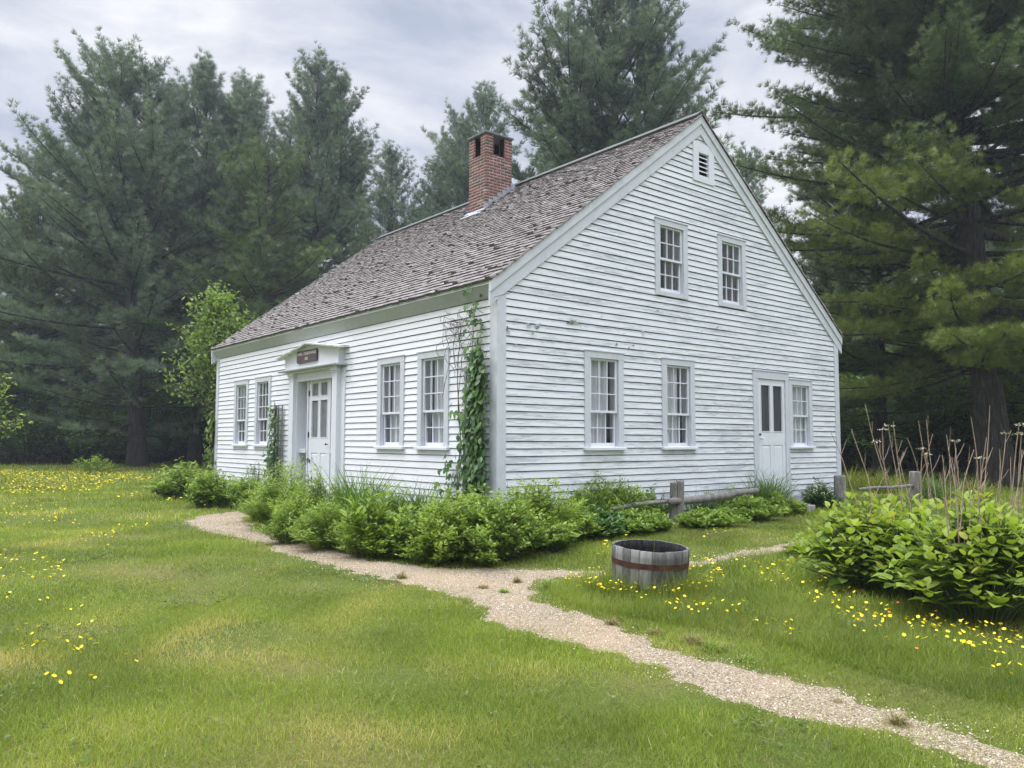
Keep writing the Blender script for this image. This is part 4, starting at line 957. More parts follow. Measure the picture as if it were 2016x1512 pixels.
def plant(name, P, made, lmat, label, cat='plant', group=None, stem='stemg', rz=0, parts=('stems', 'leaves')):
    o = empty(name, P, label, cat, group, rz); tubes, (v, f_, q) = made
    if tubes:
        V = []; F = []; k = 0
        for a, b in tubes: V.append(a); F.append(b+k); k += len(a)
        place(parts[0], npmesh(parts[0], np.concatenate(V), np.concatenate(F), M[stem] if isinstance(stem, str) else stem, smooth=True), o)
    place(parts[1], npmesh(parts[1], v, f_, M[lmat], q), o); return o
def clump(seed, n, h, r, wd, curve=1.0):
    """arching grass-like blades"""
    rg = np.random.default_rng(seed); az = rg.random(n)*6.283; ln = h*rg.uniform(.55, 1.15, n); el = R(90)-np.abs(rg.normal(size=n))*.36-.08; b = rg.random((n, 2))-.5
    k = 6; V = []; F = []; Q = np.repeat(rg.random(n), k*2-1)
    s = np.linspace(0, 1, k)
    e = el[:, None]-curve*(s[None]**1.6)*rg.uniform(.4, 1.5, n)[:, None]
    dx = np.cos(e)*ln[:, None]/(k-1); dz = np.sin(e)*ln[:, None]/(k-1); X = np.cumsum(dx, 1)-dx[:, :1]; Z = np.cumsum(dz, 1)-dz[:, :1]
    ca, sa = np.cos(az)[:, None], np.sin(az)[:, None]; base = b*2*r*.45
    cx_ = base[:, :1]+X*ca; cy_ = base[:, 1:]+X*sa
    w_ = wd*(1-s**2*.9)[None]*rg.uniform(.7, 1.2, n)[:, None]*.5; tw = az[:, None]+1.57+.5*rg.normal(size=(n, 1))
    wx, wy = np.cos(tw)*w_, np.sin(tw)*w_
    A = np.stack([cx_-wx, cy_-wy, Z], -1); B = np.stack([cx_+wx, cy_+wy, Z], -1)
    VV = np.zeros((n, k*2-1, 3)); VV[:, 0:2*k-2:2] = A[:, :-1]; VV[:, 1:2*k-2:2] = B[:, :-1]; VV[:, -1] = (A[:, -1]+B[:, -1])/2
    fs = []
    for i in range(k-2): fs += [(2*i, 2*i+1, 2*i+3), (2*i, 2*i+3, 2*i+2)]
    fs.append((2*k-4, 2*k-3, 2*k-2))
    F = (np.array(fs)[None]+(np.arange(n)*(2*k-1))[:, None, None]).reshape(-1, 3)
    return VV.reshape(-1, 3), F, Q

# understorey along the edge of the woods
u1 = plant('understory_shrub', far(60, 41), bush(21, 4.2, 3.6, 2.6, LEAF, .26, 260, 26, 'leaf_d', up=.1, t0=.1), 'leaf_d', 'dark leafy shrub in the shade under the pines', 'shrub', 'shady shrubs under the pines', stem='twig_d')
u2 = plant('understory_shrub', far(470, 44), bush(22, 5.2, 3.2, 2.6, LEAF, .26, 260, 26, 'leaf_d', up=.1, t0=.1), 'leaf_d', 'dark leafy shrub in the shade under the pines', 'shrub', 'shady shrubs under the pines', stem='twig_d')
for i, (a, d, sc) in enumerate([(-170, 39, 1.1), (-60, 43, 1.2), (180, 42, .9), (290, 43, 1.0), (390, 45, 1.1), (560, 46, 1.3), (700, 47, 1.5), (860, 47, 1.6), (1010, 46, 1.6), (1500, 42, 1.5), (1640, 36, 1.1), (1740, 37, 1.2), (1850, 34, 1.2), (1930, 38, 1.3), (2060, 33, 1.2), (2180, 30, 1.2), (1790, 44, 1.6), (30, 50, 1.7), (240, 51, 1.8), (430, 52, 1.9), (620, 53, 2), (1560, 50, 2), (1700, 52, 2), (1900, 50, 2), (2050, 46, 1.8), (800, 54, 2), (-200, 50, 2), (2200, 42, 1.6), (335, 49, 1.6), (350, 66, 2.6), (130, 66, 2.6), (500, 68, 2.6), (-100, 64, 2.6), (680, 68, 2.6), (1600, 66, 2.6), (1800, 64, 2.6), (2020, 60, 2.6), (60, 44, 1.2), (120, 47, 1.4)]):
    copy_tree((u1, u2)[i % 2], far(a, d), i*1.3, sc, 'dark leafy shrub in the shade under the pines', 'shady shrubs under the pines')
# broadleaf trees
def leafy(seed, h, r, n, size, cb=.25, rt_=.09):
    rg = np.random.default_rng(seed); tubes = []; s = np.linspace(0, 1, 9)
    ax = np.stack([.2*np.sin(s*4+seed), .15*np.cos(s*3+seed), s*h*.93], 1); tubes.append(tube_np(ax, rt_*(1-s*.85), 8)); P_, D_, Q_ = [], [], []
    for k in range(n):
        t = cb+(1-cb)*rg.random()**.9; b = np.array([np.interp(t, s, ax[:, c]) for c in range(3)]); az = rg.random()*6.283; el = R(15+45*t+rg.normal()*12)
        l = r*(1.12-t)**.6*rg.uniform(.5, 1.1); q = np.linspace(0, 1, 6)
        X = b+np.outer(q*l, [math.cos(az)*math.cos(el), math.sin(az)*math.cos(el), 0])+np.outer(l*(q*math.sin(el)+.15*q*q), [0, 0, 1])
        tubes.append(tube_np(X, (.006+.012*l)*(1-q*.85), 4)); m = int(26*l+14); u = rg.random(m)**.6
        p = np.stack([np.interp(u, q, X[:, c]) for c in range(3)], 1)+rg.normal(size=(m, 3))*.17*(.5+l*.3); P_.append(p)
        D_.append(rg.normal(size=(m, 3))+[math.cos(az)*.5, math.sin(az)*.5, -.1]); Q_.append(np.clip(rg.random(m)*.6+.4*u, 0, 1))
    P_, D_, Q_ = map(np.concatenate, (P_, D_, Q_)); nn = np.tile([0, 0, 1.], (len(P_), 1))+.55*rg.normal(size=P_.shape)
    V = []; F = []; k = 0
    for a, b in tubes: V.append(a); F.append(b+k); k += len(a)
    return (np.concatenate(V), np.concatenate(F)), scatter(LEAF[0], LEAF[1], P_, D_, nn, size*rg.uniform(.6, 1.2, len(P_)), rg, Q_)
P = far(425, 26); tree('broadleaf_tree', P, leafy(31, hgt(P, 580), 2.7, 150, .17, cb=.35), (M['twig_d'], M['leaf_y']), 'young bright green maple behind the left corner of the house', 'tree')
P = far(-60, 23); tree('broadleaf_tree', P, leafy(32, hgt(P, 690), 1.55, 110, .13), (M['twig_d'], M['leaf_m']), 'small pale leaved tree just reaching in at the left edge', 'tree')
P = far(1835, 33); tree('broadleaf_tree', P, leafy(33, hgt(P, 640), 3.2, 150, .24), (M['twig_d'], M['leaf_m']), 'shaded green maple in the woods left of the big trunk', 'tree')
P = far(2000, 31); tree('broadleaf_tree', P, leafy(34, hgt(P, 600), 3.2, 150, .24), (M['twig_d'], M['leaf_m']), 'shaded green maple behind and right of the big trunk', 'tree')
P = far(655, 40); tree('spruce_tree', P, pine(35, hgt(P, 520), .6, 1.5, .12, tuft=.16, whorl=.35, per=7, el0=-10, el1=45, tk=6, stubs=0), (M['bark'], M['needle_b']), 'small pale spruce showing above the roof edge', 'tree')
P = far(720, 39); tree('spruce_tree', P, pine(36, hgt(P, 445), .8, 2.4, .16, tuft=.2, whorl=.4, per=7, el0=-10, el1=40, tk=6, stubs=0), (M['bark'], M['needle']), 'dark narrow spruce beside the pale one above the roof edge', 'tree')

# ------------------------------------------------------------------ garden plants
def gp(a, b, ytop, wpx):
    P = ground(a, b); return P, hgt(P, ytop), wpx/FPX*depth(P)/2
def outside(P, a, m=.38):
    """keep plants on the outer side of the house walls"""
    if P[0] > -m and P[1] > -m and P[0] < 9.2:
        D = ray(a, 867); t = (-.17-CAM[1])/D[1] if a > 985 else (-m-CAM[0])/D[0]; Q = CAM+D*t; P = np.array([Q[0], Q[1], float(gz(Q[0], Q[1]))])
    return P
def shrub(a, b, ytop, wpx, seed, T, size, ns, lps, lmat, label, name='garden_shrub', cat='shrub', back=.5, group=None, **k):
    P, h, r = gp(a, b, ytop, wpx*1.22)
    v = fw[:2]/np.linalg.norm(fw[:2])*r*back*.8; P = outside(P+np.array([v[0], v[1], 0]), a); P[2] = float(gz(P[0], P[1])); r = min(r, .75*wpx/FPX*depth(P)); h = hgt(P, ytop)*1.03; ns = int(ns*1.25)
    if 'T2' in k: del k['T2']
    return plant(name, P, bush(seed, h, r, r*.8, T, size, ns, lps, lmat, **k), lmat, label, cat, group, stem='twig_d' if cat == 'shrub' else 'stemg')
GB = 'plants in the bed along the front wall'
def bed(*a, **k): return shrub(*a, group=GB, **k)
bed(350, 984, 912, 118, 41, LEAF, .14, 130, 22, 'leaf_m', 'rounded leafy shrub at the far left end of the garden bed', t0=.1, up=.05)
bed(425, 1000, 928, 92, 42, LEAF, .09, 110, 20, 'leaf_l', 'yellowish green bushy plant left of the house corner', name='garden_plant', cat='plant', t0=.1)
bed(478, 1002, 942, 74, 43, NARROW, .16, 80, 22, 'leaf_m', 'dark green narrow leaved plant in front of the left windows', name='garden_plant', cat='plant', t0=.1, up=.8)
bed(506, 990, 912, 46, 44, NARROW, .10, 34, 30, 'leaf_v', 'thin upright stems with small leaves against the wall below the left windows', name='garden_plant', cat='plant', t0=.1, spread=.8)
bed(538, 1046, 925, 112, 45, NARROW, .115, 120, 46, 'leaf_l', 'tall feathery pale green plant at the path end of the bed', name='garden_plant', cat='plant', t0=.05, up=.6)
bed(604, 1066, 932, 112, 46, NARROW, .105, 120, 46, 'leaf_l', 'tall feathery green plant in front of the front door', name='garden_plant', cat='plant', t0=.05, up=.6)
bed(640, 1085, 985, 150, 47, NARROW, .09, 170, 44, 'leaf_l', 'ferny yellow green mound beside the path below the front door', name='garden_plant', cat='plant', t0=.05, up=.3)
bed(668, 1062, 950, 70, 48, NARROW, .10, 60, 40, 'leaf_m', 'ferny plant leaning over by the door step', name='garden_plant', cat='plant', t0=.05, up=.3)
bed(728, 1100, 968, 86, 49, LEAF, .15, 34, 26, 'leaf_m', 'tall milkweed like stems with broad pale leaves near the middle of the bed', name='garden_plant', cat='plant', t0=.05, up=.9)
bed(738, 1102, 1030, 120, 50, LEAF, .07, 120, 30, 'leaf_l', 'low yellow green mound at the path edge below the two right windows', name='garden_plant', cat='plant', t0=.05)
bed(800, 1102, 1000, 110, 51, LEAF, .085, 130, 30, 'leaf_m', 'dense leafy rose bush left of the corner trellis', t0=.05)
bed(880, 1112, 985, 170, 52, LEAF, .075, 260, 34, 'leaf_l', 'wide bright green rose bush in front of the corner trellis', t0=.05)
bed(975, 1112, 972, 190, 53, LEAF, .075, 280, 34, 'leaf_m', 'big rounded rose bush at the corner of the house', t0=.05)
bed(1062, 1085, 950, 150, 54, LEAF, .075, 240, 34, 'leaf_l', 'tall rose bush beside the gable wall right of the corner board', t0=.05)
bed(1120, 1072, 990, 110, 55, LEAF, .085, 120, 30, 'leaf_m', 'low rose bush at the right end of the hedge', t0=.05)
for i, (a, b, yt, wp, T_, sz, lm, lb) in enumerate([(395, 1000, 935, 60, LEAF, .10, 'leaf_m', 'gap filling weed between the rounded shrub and the yellowish plant'), (508, 1028, 958, 70, NARROW, .10, 'leaf_l', 'short feathery plant at the tip of the path'), (575, 1052, 918, 60, NARROW, .12, 'leaf_l', 'tallest feathery stems below the small lattice'),
        (560, 1074, 985, 90, NARROW, .09, 'leaf_l', 'low ferny edge plant before the feathery group'), (690, 1092, 1010, 80, NARROW, .09, 'leaf_l', 'small ferny mound where the path narrows'), (770, 1070, 965, 80, NARROW, .13, 'leaf_m', 'upright willowy weed between iris and daylily'),
        (925, 1080, 962, 90, LEAF, .08, 'leaf_l', 'leafy shoots at the foot of the corner trellis'), (1010, 1098, 960, 90, LEAF, .08, 'leaf_l', 'bright shoots on top of the corner rose bushes'), (1095, 1090, 1015, 90, LEAF, .07, 'leaf_m', 'low skirt of leaves right of the corner rose bushes'), (850, 1114, 1050, 110, LEAF, .07, 'leaf_l', 'trailing low leaves at the path edge under the rose bush'), (950, 1116, 1060, 120, LEAF, .07, 'leaf_m', 'trailing dark leaves at the path edge below the corner')]):
    bed(a, b, yt, wp, 400+i, T_, sz, 70, 34, lm, lb, name='garden_plant', cat='plant', t0=.03, up=.6 if T_ is NARROW else .4)
GS = 'plants along the gable wall'
def side(*a, **k): return shrub(*a, group=GS, **k)
side(1188, 1010, 922, 62, 56, LEAF, .10, 26, 30, 'leaf_m', 'upright rose cane with leaves against the gable wall', t0=.15, name='garden_plant', cat='plant')
side(1228, 1008, 945, 84, 57, NARROW, .12, 70, 34, 'leaf_m', 'narrow leaved upright plant against the gable wall', name='garden_plant', cat='plant', t0=.1, up=.8)
side(1180, 1064, 1006, 120, 58, LEAF, .10, 130, 28, 'leaf_v', 'dark tangle of leaves under the fallen left rail', name='garden_plant', cat='plant', t0=.05)
side(1262, 1054, 1010, 120, 59, LEAF, .09, 120, 26, 'leaf_m', 'low tangle of weeds just left of the split fence post', name='garden_plant', cat='plant', t0=.05)
side(1400, 1040, 1006, 120, 60, LEAF, .10, 170, 28, 'leaf_m', 'low nettle like plants in front of the log rail', name='garden_plant', cat='plant', t0=.05)
side(1478, 1028, 982, 120, 61, LEAF, .10, 170, 28, 'leaf_m', 'taller nettle like plants over the far end of the log rail', name='garden_plant', cat='plant', t0=.05)
side(1608, 992, 948, 66, 62, LEAF, .09, 90, 26, 'leaf_v', 'small dark shrub with white blossom between side door and wall end', t0=.05)
def tuftg(a, b, ytop, wpx, seed, n, wd, label, lmat='blade', name='grass_clump', cat='plant', back=.3, curve=1.0, group=None):
    P, h, r = gp(a, b, ytop, wpx); v = fw[:2]/np.linalg.norm(fw[:2])*r*back; P = outside(P+np.array([v[0], v[1], 0]), a); P[2] = float(gz(P[0], P[1]))-.01; h = hgt(P, ytop)
    V, F, Q = clump(seed, n, h*1.12, r, wd, curve); o = place(name, npmesh(name, V, F, M[lmat], Q), loc=P); return tag(o, label, cat, group)
for i, (a, b, yt, wp, sz, lm, lb) in enumerate([(1210, 1000, 950, 90, .09, 'leaf_l', 'light leafy weed between the rose cane and the willowy plant'), (1270, 1005, 965, 60, .09, 'leaf_m', 'weed behind the left rail close to the gable wall'), (1450, 1000, 962, 80, .09, 'leaf_m', 'tall weed behind the far end of the log'), (1140, 1020, 962, 60, .09, 'leaf_m', 'leafy weed between the tall rose and the rose cane'), (1300, 1046, 1014, 50, .08, 'leaf_m', 'small weed at the left foot of the split post'), (1372, 1040, 1012, 50, .09, 'leaf_m', 'leafy weed at the right foot of the split post'), (1548, 1016, 972, 70, .10, 'leaf_m', 'leafy weed hiding the left end of the door step')]):
    shrub(a, b, yt, wp, 430+i, LEAF, sz, 60, 28, lm, lb, name='garden_plant', cat='plant', t0=.05, group=GS)
tuftg(703, 1068, 922, 120, 71, 620, .018, 'tall arching iris clump right of the front door', curve=.9)
tuftg(822, 1062, 945, 130, 72, 560, .018, 'spreading daylily clump under the right front windows')
tuftg(1505, 1000, 918, 110, 73, 620, .014, 'tall arching grass clump beside the side door')
tuftg(1420, 1000, 946, 70, 74, 200, .012, 'thin grass clump against the gable wall left of the side door')
tuftg(1612, 985, 938, 60, 75, 140, .012, 'grass clump behind the white blossom shrub')
for i, (a, b, yt, wp, lb) in enumerate([(770, 1060, 952, 60, 'grassy clump between the two front clumps'), (655, 1055, 940, 60, 'grassy clump before the door jamb'), (1375, 1000, 958, 70, 'grassy clump behind the middle of the log'), (1295, 1005, 962, 50, 'thin grassy clump behind the split post'), (1160, 1012, 945, 60, 'grassy clump behind the left rail end'), (1690, 968, 912, 90, 'tall wild grass just beyond the right corner of the house'), (1745, 972, 915, 90, 'tall wild grass between the two far fence posts'), (1850, 985, 925, 100, 'tall wild grass right of the lichen covered fence post'), (1930, 985, 935, 90, 'tall wild grass at the foot of the big pine'), (1580, 1012, 990, 40, 'short grass around the door step')]):
    tuftg(a, b, yt, wp, 80+i, 260, .014, lb, lmat='blade' if i < 5 or i == 7 else 'grass')
PT = 'grass tufts along the gravel path'
for i, (a, b, yt, wp, lm, lb) in enumerate([(1405, 1284, 1248, 62, 'leaf_l', 'bright yellow green grass tuft at the right edge of the path'), (1366, 1270, 1240, 50, 'dry', 'dull brownish grass tuft left of the bright one'), (1475, 1305, 1285, 60, 'leaf_m', 'low spreading weed at the path edge'),
      (950, 1160, 1148, 36, 'dry', 'dry tuft growing in the middle of the path fork'), (993, 1168, 1154, 18, 'leaf_m', 'tiny green weed in the path fork'), (1018, 1148, 1132, 18, 'dry', 'small brown weed near the corner of the fork'), (1205, 1232, 1212, 40, 'dry', 'dry grass tuft on the right edge of the path below the tub'),
      (1290, 1250, 1232, 50, 'dry', 'second dry tuft further down the right edge'), (1080, 1160, 1132, 22, 'leaf_m', 'leafy weed at the point of the lawn beside the fork'), (975, 1114, 1098, 18, 'leaf_l', 'small yellow green tuft below the rose bushes'), (790, 1140, 1122, 24, 'dry', 'short tuft on the lower path edge'), (1770, 1430, 1395, 30, 'dry', 'dry tuft on the path near the bottom right'), (1650, 1385, 1372, 36, 'dry', 'flat tuft in the path near the bottom right')]):
    tuftg(a, b, yt, wp, 100+i, 170, .006, lb, lmat=lm, name='grass_tuft', group=PT, curve=1.3)
P = ground(186, 932); plant('field_shrub', P, bush(63, hgt(P, 898), .75, .6, LEAF, .12, 50, 22, 'leaf_l'), 'leaf_l', 'small pale shrub alone on the far lawn before the pines', 'shrub', stem='twig_d')
# climbing plant at the far left corner of the house
def vine(seed, path_, rad, n, size, T, lmat, label, wood, wd=.012, face='f', org=(0, 0, 0)):
    rg = np.random.default_rng(seed); s = np.linspace(0, 1, len(path_)); X = np.array(path_, float); P_, Q_ = [], []
    u = rg.random(n); p = np.stack([np.interp(u, s, X[:, c]) for c in range(3)], 1); rr_ = np.interp(u, s, rad)
    off = rg.normal(size=(n, 3))*.5; off[:, 0] = -np.abs(off[:, 0])*.42 if face == 'f' else off[:, 0]; p = p+off*rr_[:, None]
    d = np.stack([-.35+.2*rg.normal(size=n), .5*rg.normal(size=n), -.9+.25*rg.normal(size=n)], 1); nn = np.stack([-np.ones(n), .4*rg.normal(size=n), .55+.3*rg.normal(size=n)], 1)
    tubes = []
    for k in range(3):
        Y = X.copy(); Y[:, 1] += .05*np.sin(np.arange(len(X))*1.9+k*2); Y[:, 0] += .01*np.cos(np.arange(len(X))*1.3+k); tubes.append(tube_np(Y-np.array(org), np.full(len(X), wd*(1-.2*k)), 5))
    v, f_, q = scatter(T[0], T[1], p-np.array(org), d, nn, size*rg.uniform(.55, 1.15, n), rg)
    return plant('climbing_vine', org, (tubes, (v, f_, q)), lmat, label, 'vine', stem=wood)
vine(201, [(-.03, 1.03, 0), (-.09, 1.0-.12, .6), (-.09, .72, 1.1), (-.09, .66, 1.7), (-.09, .62, 2.05)], [.30, .30, .27, .26, .20], 620, .135, OVAL, 'leaf_v', 'leafy vine climbing the wall beside the corner board', 'twig_d', org=(-.05, .8, 0)) if False else None
vA = vine(201, [(-.07, 0.33, .05), (-.10, 0.34, .6), (-.10, 0.33, 1.1), (-.10, 0.32, 1.6), (-.10, 0.29, 2.1), (-.10, 0.27, 2.55)], [.31, .30, .28, .27, .21, .15], 1150, .125, OVAL, 'leaf_v', 'thick leafy vine climbing the wall by the near corner of the house', 'twig_d', org=(-.08, .46, 0))
rg = np.random.default_rng(77); ps, ds = [], []
for z, y, n in ((2.62, .36, 9), (2.8, .44, 8), (2.95, .30, 9), (3.15, .40, 5), (3.3, .42, 6), (1.75, .85, 5), (1.0, .95, 7), (.8, 1.0, 9), (.55, 1.0, 9)):
    ps.append(np.array([-.12, y, z])+rg.normal(size=(n, 3))*[.05, .14, .07])
ps = np.concatenate(ps); n = len(ps)
v, f_, q = scatter(*LOBED, ps-np.array([-.08, .46, 0]), np.stack([-.3*np.ones(n), .5*rg.normal(size=n), -1+.3*rg.normal(size=n)], 1), np.stack([-np.ones(n), .4*rg.normal(size=n), .6*np.ones(n)], 1), .125*rg.uniform(.6, 1.15, n), rg)
place('leaves', npmesh('leaves', v, f_, M['leaf_v'], q), vA)
# tangle of bare tendrils hanging left of the vine
tubes = []
for k in range(28):
    y0 = rg.uniform(.30, 1.15); z0 = rg.uniform(2.9, 3.22); n = 16; s = np.linspace(0, 1, n); lz = rg.uniform(.3, 1.3)*(1 if k % 3 else -.25); wv = rg.uniform(.05, .22)
    tubes.append(tube_np(np.stack([-.07-.03*rg.random()-.02*np.sin(s*9+k), y0+.28*rg.normal()*s+wv*np.sin(s*rg.uniform(3, 8)+k), np.minimum(z0-lz*s**1.3+.05*np.sin(s*7+k*2), 3.25)], 1)-np.array([-.08, .46, 0]), np.full(n, .0024+.0016*rg.random()), 4))
for y0, zt in ((.47, 3.2), (.80, 3.05), (.78, 2.5)):
    n = 22; s = np.linspace(0, 1, n); tubes.append(tube_np(np.stack([-.07+0*s, y0+.04*np.sin(s*11), .1+(zt-.1)*s], 1)-np.array([-.08, .46, 0]), .009*(1.2-s*.7), 5))
V = []; F = []; k = 0
for a, b in tubes: V.append(a); F.append(b+k); k += len(a)
place('tendrils', npmesh('tendrils', np.concatenate(V), np.concatenate(F), M['twig_d'], smooth=True), vA)
vine(202, [(-.07, 7.22, .1), (-.12, 7.2, .5), (-.12, 7.22, .9), (-.12, 7.22, 1.25), (-.12, 7.2, 2.0)], [.30, .30, .28, .26, .20], 640, .10, OVAL, 'leaf_v', 'vine climbing the small lattice left of the front door', 'twig_d', org=(-.1, 7.2, 0))
vine(203, [(.05, 11.25, .1), (.0, 11.25, .8), (-.05, 11.25, 1.5), (.0, 11.2, 2.0)], [.3, .34, .3, .15], 200, .15, OVAL, 'leaf_y', 'pale leaved climber at the far left corner of the house', 'twig_d', org=(0, 11.25, 0))
# lattices
def lattice(x, y0, y1, z1, nv, nh, label, org):
    o = empty('lattice', org, label, 'trellis')
    for k in range(nv):
        y = y0+(y1-y0)*k/(nv-1); mb = MB(); mb.box((x-.022, y-.017, 0), (x, y+.017, z1)); mb.xf(lambda a, b, c: (a-org[0], b-org[1], c-org[2])).build('slat', M['lattice'], o)
    for k in range(nh):
        z = z1-.06-k*(z1-.1)/nh; mb = MB(); mb.box((x-.040, y0-.05, z-.014), (x-.022, y1+.05, z+.014)); mb.xf(lambda a, b, c: (a-org[0], b-org[1], c-org[2])).build('crosspiece', M['lattice'], o)
lattice(-.045, 7.02, 7.40, 2.0, 3, 7, 'small grey lattice left of the front door', (-.045, 7.2, 0))
lattice(-.045, .24, .66, 2.35, 3, 8, 'grey lattice by the near corner under the thick vine', (-.045, .55, 0))

# ------------------------------------------------------------------ split rail fence
def post(o, x, y, h, r, seed, hole=True):
    mb = MB(); rr_ = random.Random(seed); n = 9; ring = [(math.cos(a*6.283/n)*r*rr_.uniform(.8, 1.1), math.sin(a*6.283/n)*r*rr_.uniform(.8, 1.1)) for a in range(n)]
    zs_ = [-.1, .2, h*.6, h*.97, h]; V = []
    for j, z in enumerate(zs_):
        sc_ = (1.05, 1, .97, .93, .8)[j]
        V += [(p[0]*sc_+.01*j, p[1]*sc_, z+(rr_.uniform(-.012, .012) if j else 0)) for p in ring]
    mb.v = V
    for j in range(len(zs_)-1):
        for k in range(n): mb.f.append((j*n+k, j*n+(k+1) % n, (j+1)*n+(k+1) % n, (j+1)*n+k)); mb.m.append(0)
    mb.f.append(tuple((len(zs_)-1)*n+k for k in range(n))); mb.m.append(0)
    q = mb.build('post', M['post'], o); q.location = (x-o.location[0], y-o.location[1], float(gz(x, y))-o.location[2]); return q
def rail(o, a, b, r, seed):
    n = 12; s = np.linspace(0, 1, n); a, b = np.array(a, float), np.array(b, float); P_ = a+(b-a)*s[:, None]; rg_ = np.random.default_rng(seed); P_[:, 2] += .012*np.sin(s*5+seed); P_ += rg_.normal(size=P_.shape)*.006
    mb = MB(); mb.tube(P_-np.array(o.location), r*(1+.12*np.sin(s*9+seed))*np.where((s == 0) | (s == 1), .8, 1), 7); mb.build('rail', M['post'], o, smooth=True)
P1 = ground(1337, 1031)
fn = empty('split_rail_fence', P1, 'low weathered split rail fence with fallen log rail beside the gable wall', 'fence')
bpy.context.view_layer.update()
X1, Y1 = P1[0], P1[1]
post(fn, X1, Y1, .66, .075, 1); post(fn, X1-.085, Y1+.05, .64, .06, 4)
def onplane_y(a, b, y): D = ray(a, b); t = (y-CAM[1])/D[1]; return CAM+D*t
Q1 = onplane_y(1316, 988, Y1-.02); Q2 = onplane_y(1440, 978, Y1+.05); rail(fn, Q1, Q2+np.array([.9, .1, .05]), .066, 3)
rail(fn, onplane_y(1204, 1000, Y1+.1), onplane_y(1332, 985, Y1+.1), .035, 5)
Q3 = onplane_y(1651, 936, -.45)
post(fn, Q3[0], Q3[1], Q3[2]-float(gz(Q3[0], Q3[1])), .12, 2)
Q4 = onplane_y(1800, 928, -.35)
fn2 = empty('split_rail_fence', (Q4[0], Q4[1], float(gz(Q4[0], Q4[1]))), 'lichen covered split rail fence beyond the right corner of the house', 'fence')
bpy.context.view_layer.update()
post(fn2, Q4[0], Q4[1], Q4[2]-float(gz(Q4[0], Q4[1])), .13, 6); rail(fn2, (Q4[0]-2.4, Q4[1]+.05, Q4[2]-.32), (Q4[0]+.02, Q4[1], Q4[2]-.30), .034, 7)

# ------------------------------------------------------------------ half barrel
P = ground(1277, 1163); bd = depth(P); br = 150/FPX*bd/2; bh = .435
tub = empty('half_barrel', P+np.array([0, 0, -.02]), 'grey oak half barrel planter with rusty hoops standing in yellow flowers', 'planter')
V, F, Q = [], [], []; ns_ = 22; rg = np.random.default_rng(4); edges = np.cumsum(rg.uniform(.6, 1.4, ns_)); edges = np.concatenate([[0], edges/edges[-1]])*6.28318
def rad(z): return br*(.905+.095*math.sin(min(1, z/bh)*1.75))
zz = np.linspace(0, bh, 7)
for i in range(ns_):
    a0, a1 = edges[i]+.006, edges[i+1]-.006; q = rg.random(); j = rg.uniform(-.003, .003); tj = rg.uniform(-.004, .004); k0 = len(V)
    for a in np.linspace(a0, a1, 4):
        for ro, sgn in ((0, 1), (-.026, 1)):
            for z in zz: r_ = rad(z)+j+ro; V.append((math.cos(a)*r_, math.sin(a)*r_, z+(tj if z == bh else 0)))
    n7 = len(zz); idx = lambda c, s, z: k0+c*2*n7+s*n7+z
    for c in range(3):
        for z in range(n7-1):
            F.append((idx(c, 0, z), idx(c+1, 0, z), idx(c+1, 0, z+1), idx(c, 0, z+1))); F.append((idx(c, 1, z+1), idx(c+1, 1, z+1), idx(c+1, 1, z), idx(c, 1, z)))
        F.append((idx(c, 0, n7-1), idx(c+1, 0, n7-1), idx(c+1, 1, n7-1), idx(c, 1, n7-1)))
    for c in (0, 3):
        for z in range(n7-1): F.append((idx(c, 0, z), idx(c, 0, z+1), idx(c, 1, z+1), idx(c, 1, z)))
    Q += [q]*(len(V)-k0)
fm = np.zeros(len(F), int); Fa = np.array(F); Va = np.array(V); rc = np.hypot(Va[Fa][:, :, 0], Va[Fa][:, :, 1]); rz_ = np.array([[rad(z) for z in q] for q in Va[Fa][:, :, 2]]); fm[(rz_-rc > .018).all(1)] = 1
place('staves', npmesh('staves', Va, Fa, [M['oldwood'], simple('charcoal_black_oak', (.022, .022, .022), .8, sc=30, var=.6)], np.array(Q), fmat=fm), tub)  # inner faces of the staves get a near-black wood
for z0, z1 in ((.275, .325), (.05, .10)):
    mb = MB(); n = 48
    for k in range(n):
        a, b = 6.28318*k/n, 6.28318*(k+1)/n
        for (ra, za), (rb_, zb) in (((rad(z0)+.0045, z0), (rad(z1)+.0045, z1)), ((rad(z1)+.0045, z1), (rad(z1)-.002, z1)), ((rad(z0)-.002, z0), (rad(z0)+.0045, z0))):
            mb.poly([(math.cos(a)*ra, math.sin(a)*ra, za), (math.cos(b)*ra, math.sin(b)*ra, za), (math.cos(b)*rb_, math.sin(b)*rb_, zb), (math.cos(a)*rb_, math.sin(a)*rb_, zb)])
    mb.build('hoop', M['rust'], tub)
mb = MB(); n = 32; mb.poly([(math.cos(6.28318*k/n)*(br-.05), math.sin(6.28318*k/n)*(br-.05), .14) for k in range(n)]); mb.build('soil', simple('dark_potting_soil', (.03, .025, .02), .95, sc=30, var=.6), tub)
fdir = fw[:2]/np.linalg.norm(fw[:2])
tilt = Matrix.Rotation(R(2.2), 4, Vector((rt[0], rt[1], 0))) @ Matrix.Rotation(R(2.6), 4, Vector((fdir[0], fdir[1], 0)))
tub.rotation_euler = tilt.to_euler()

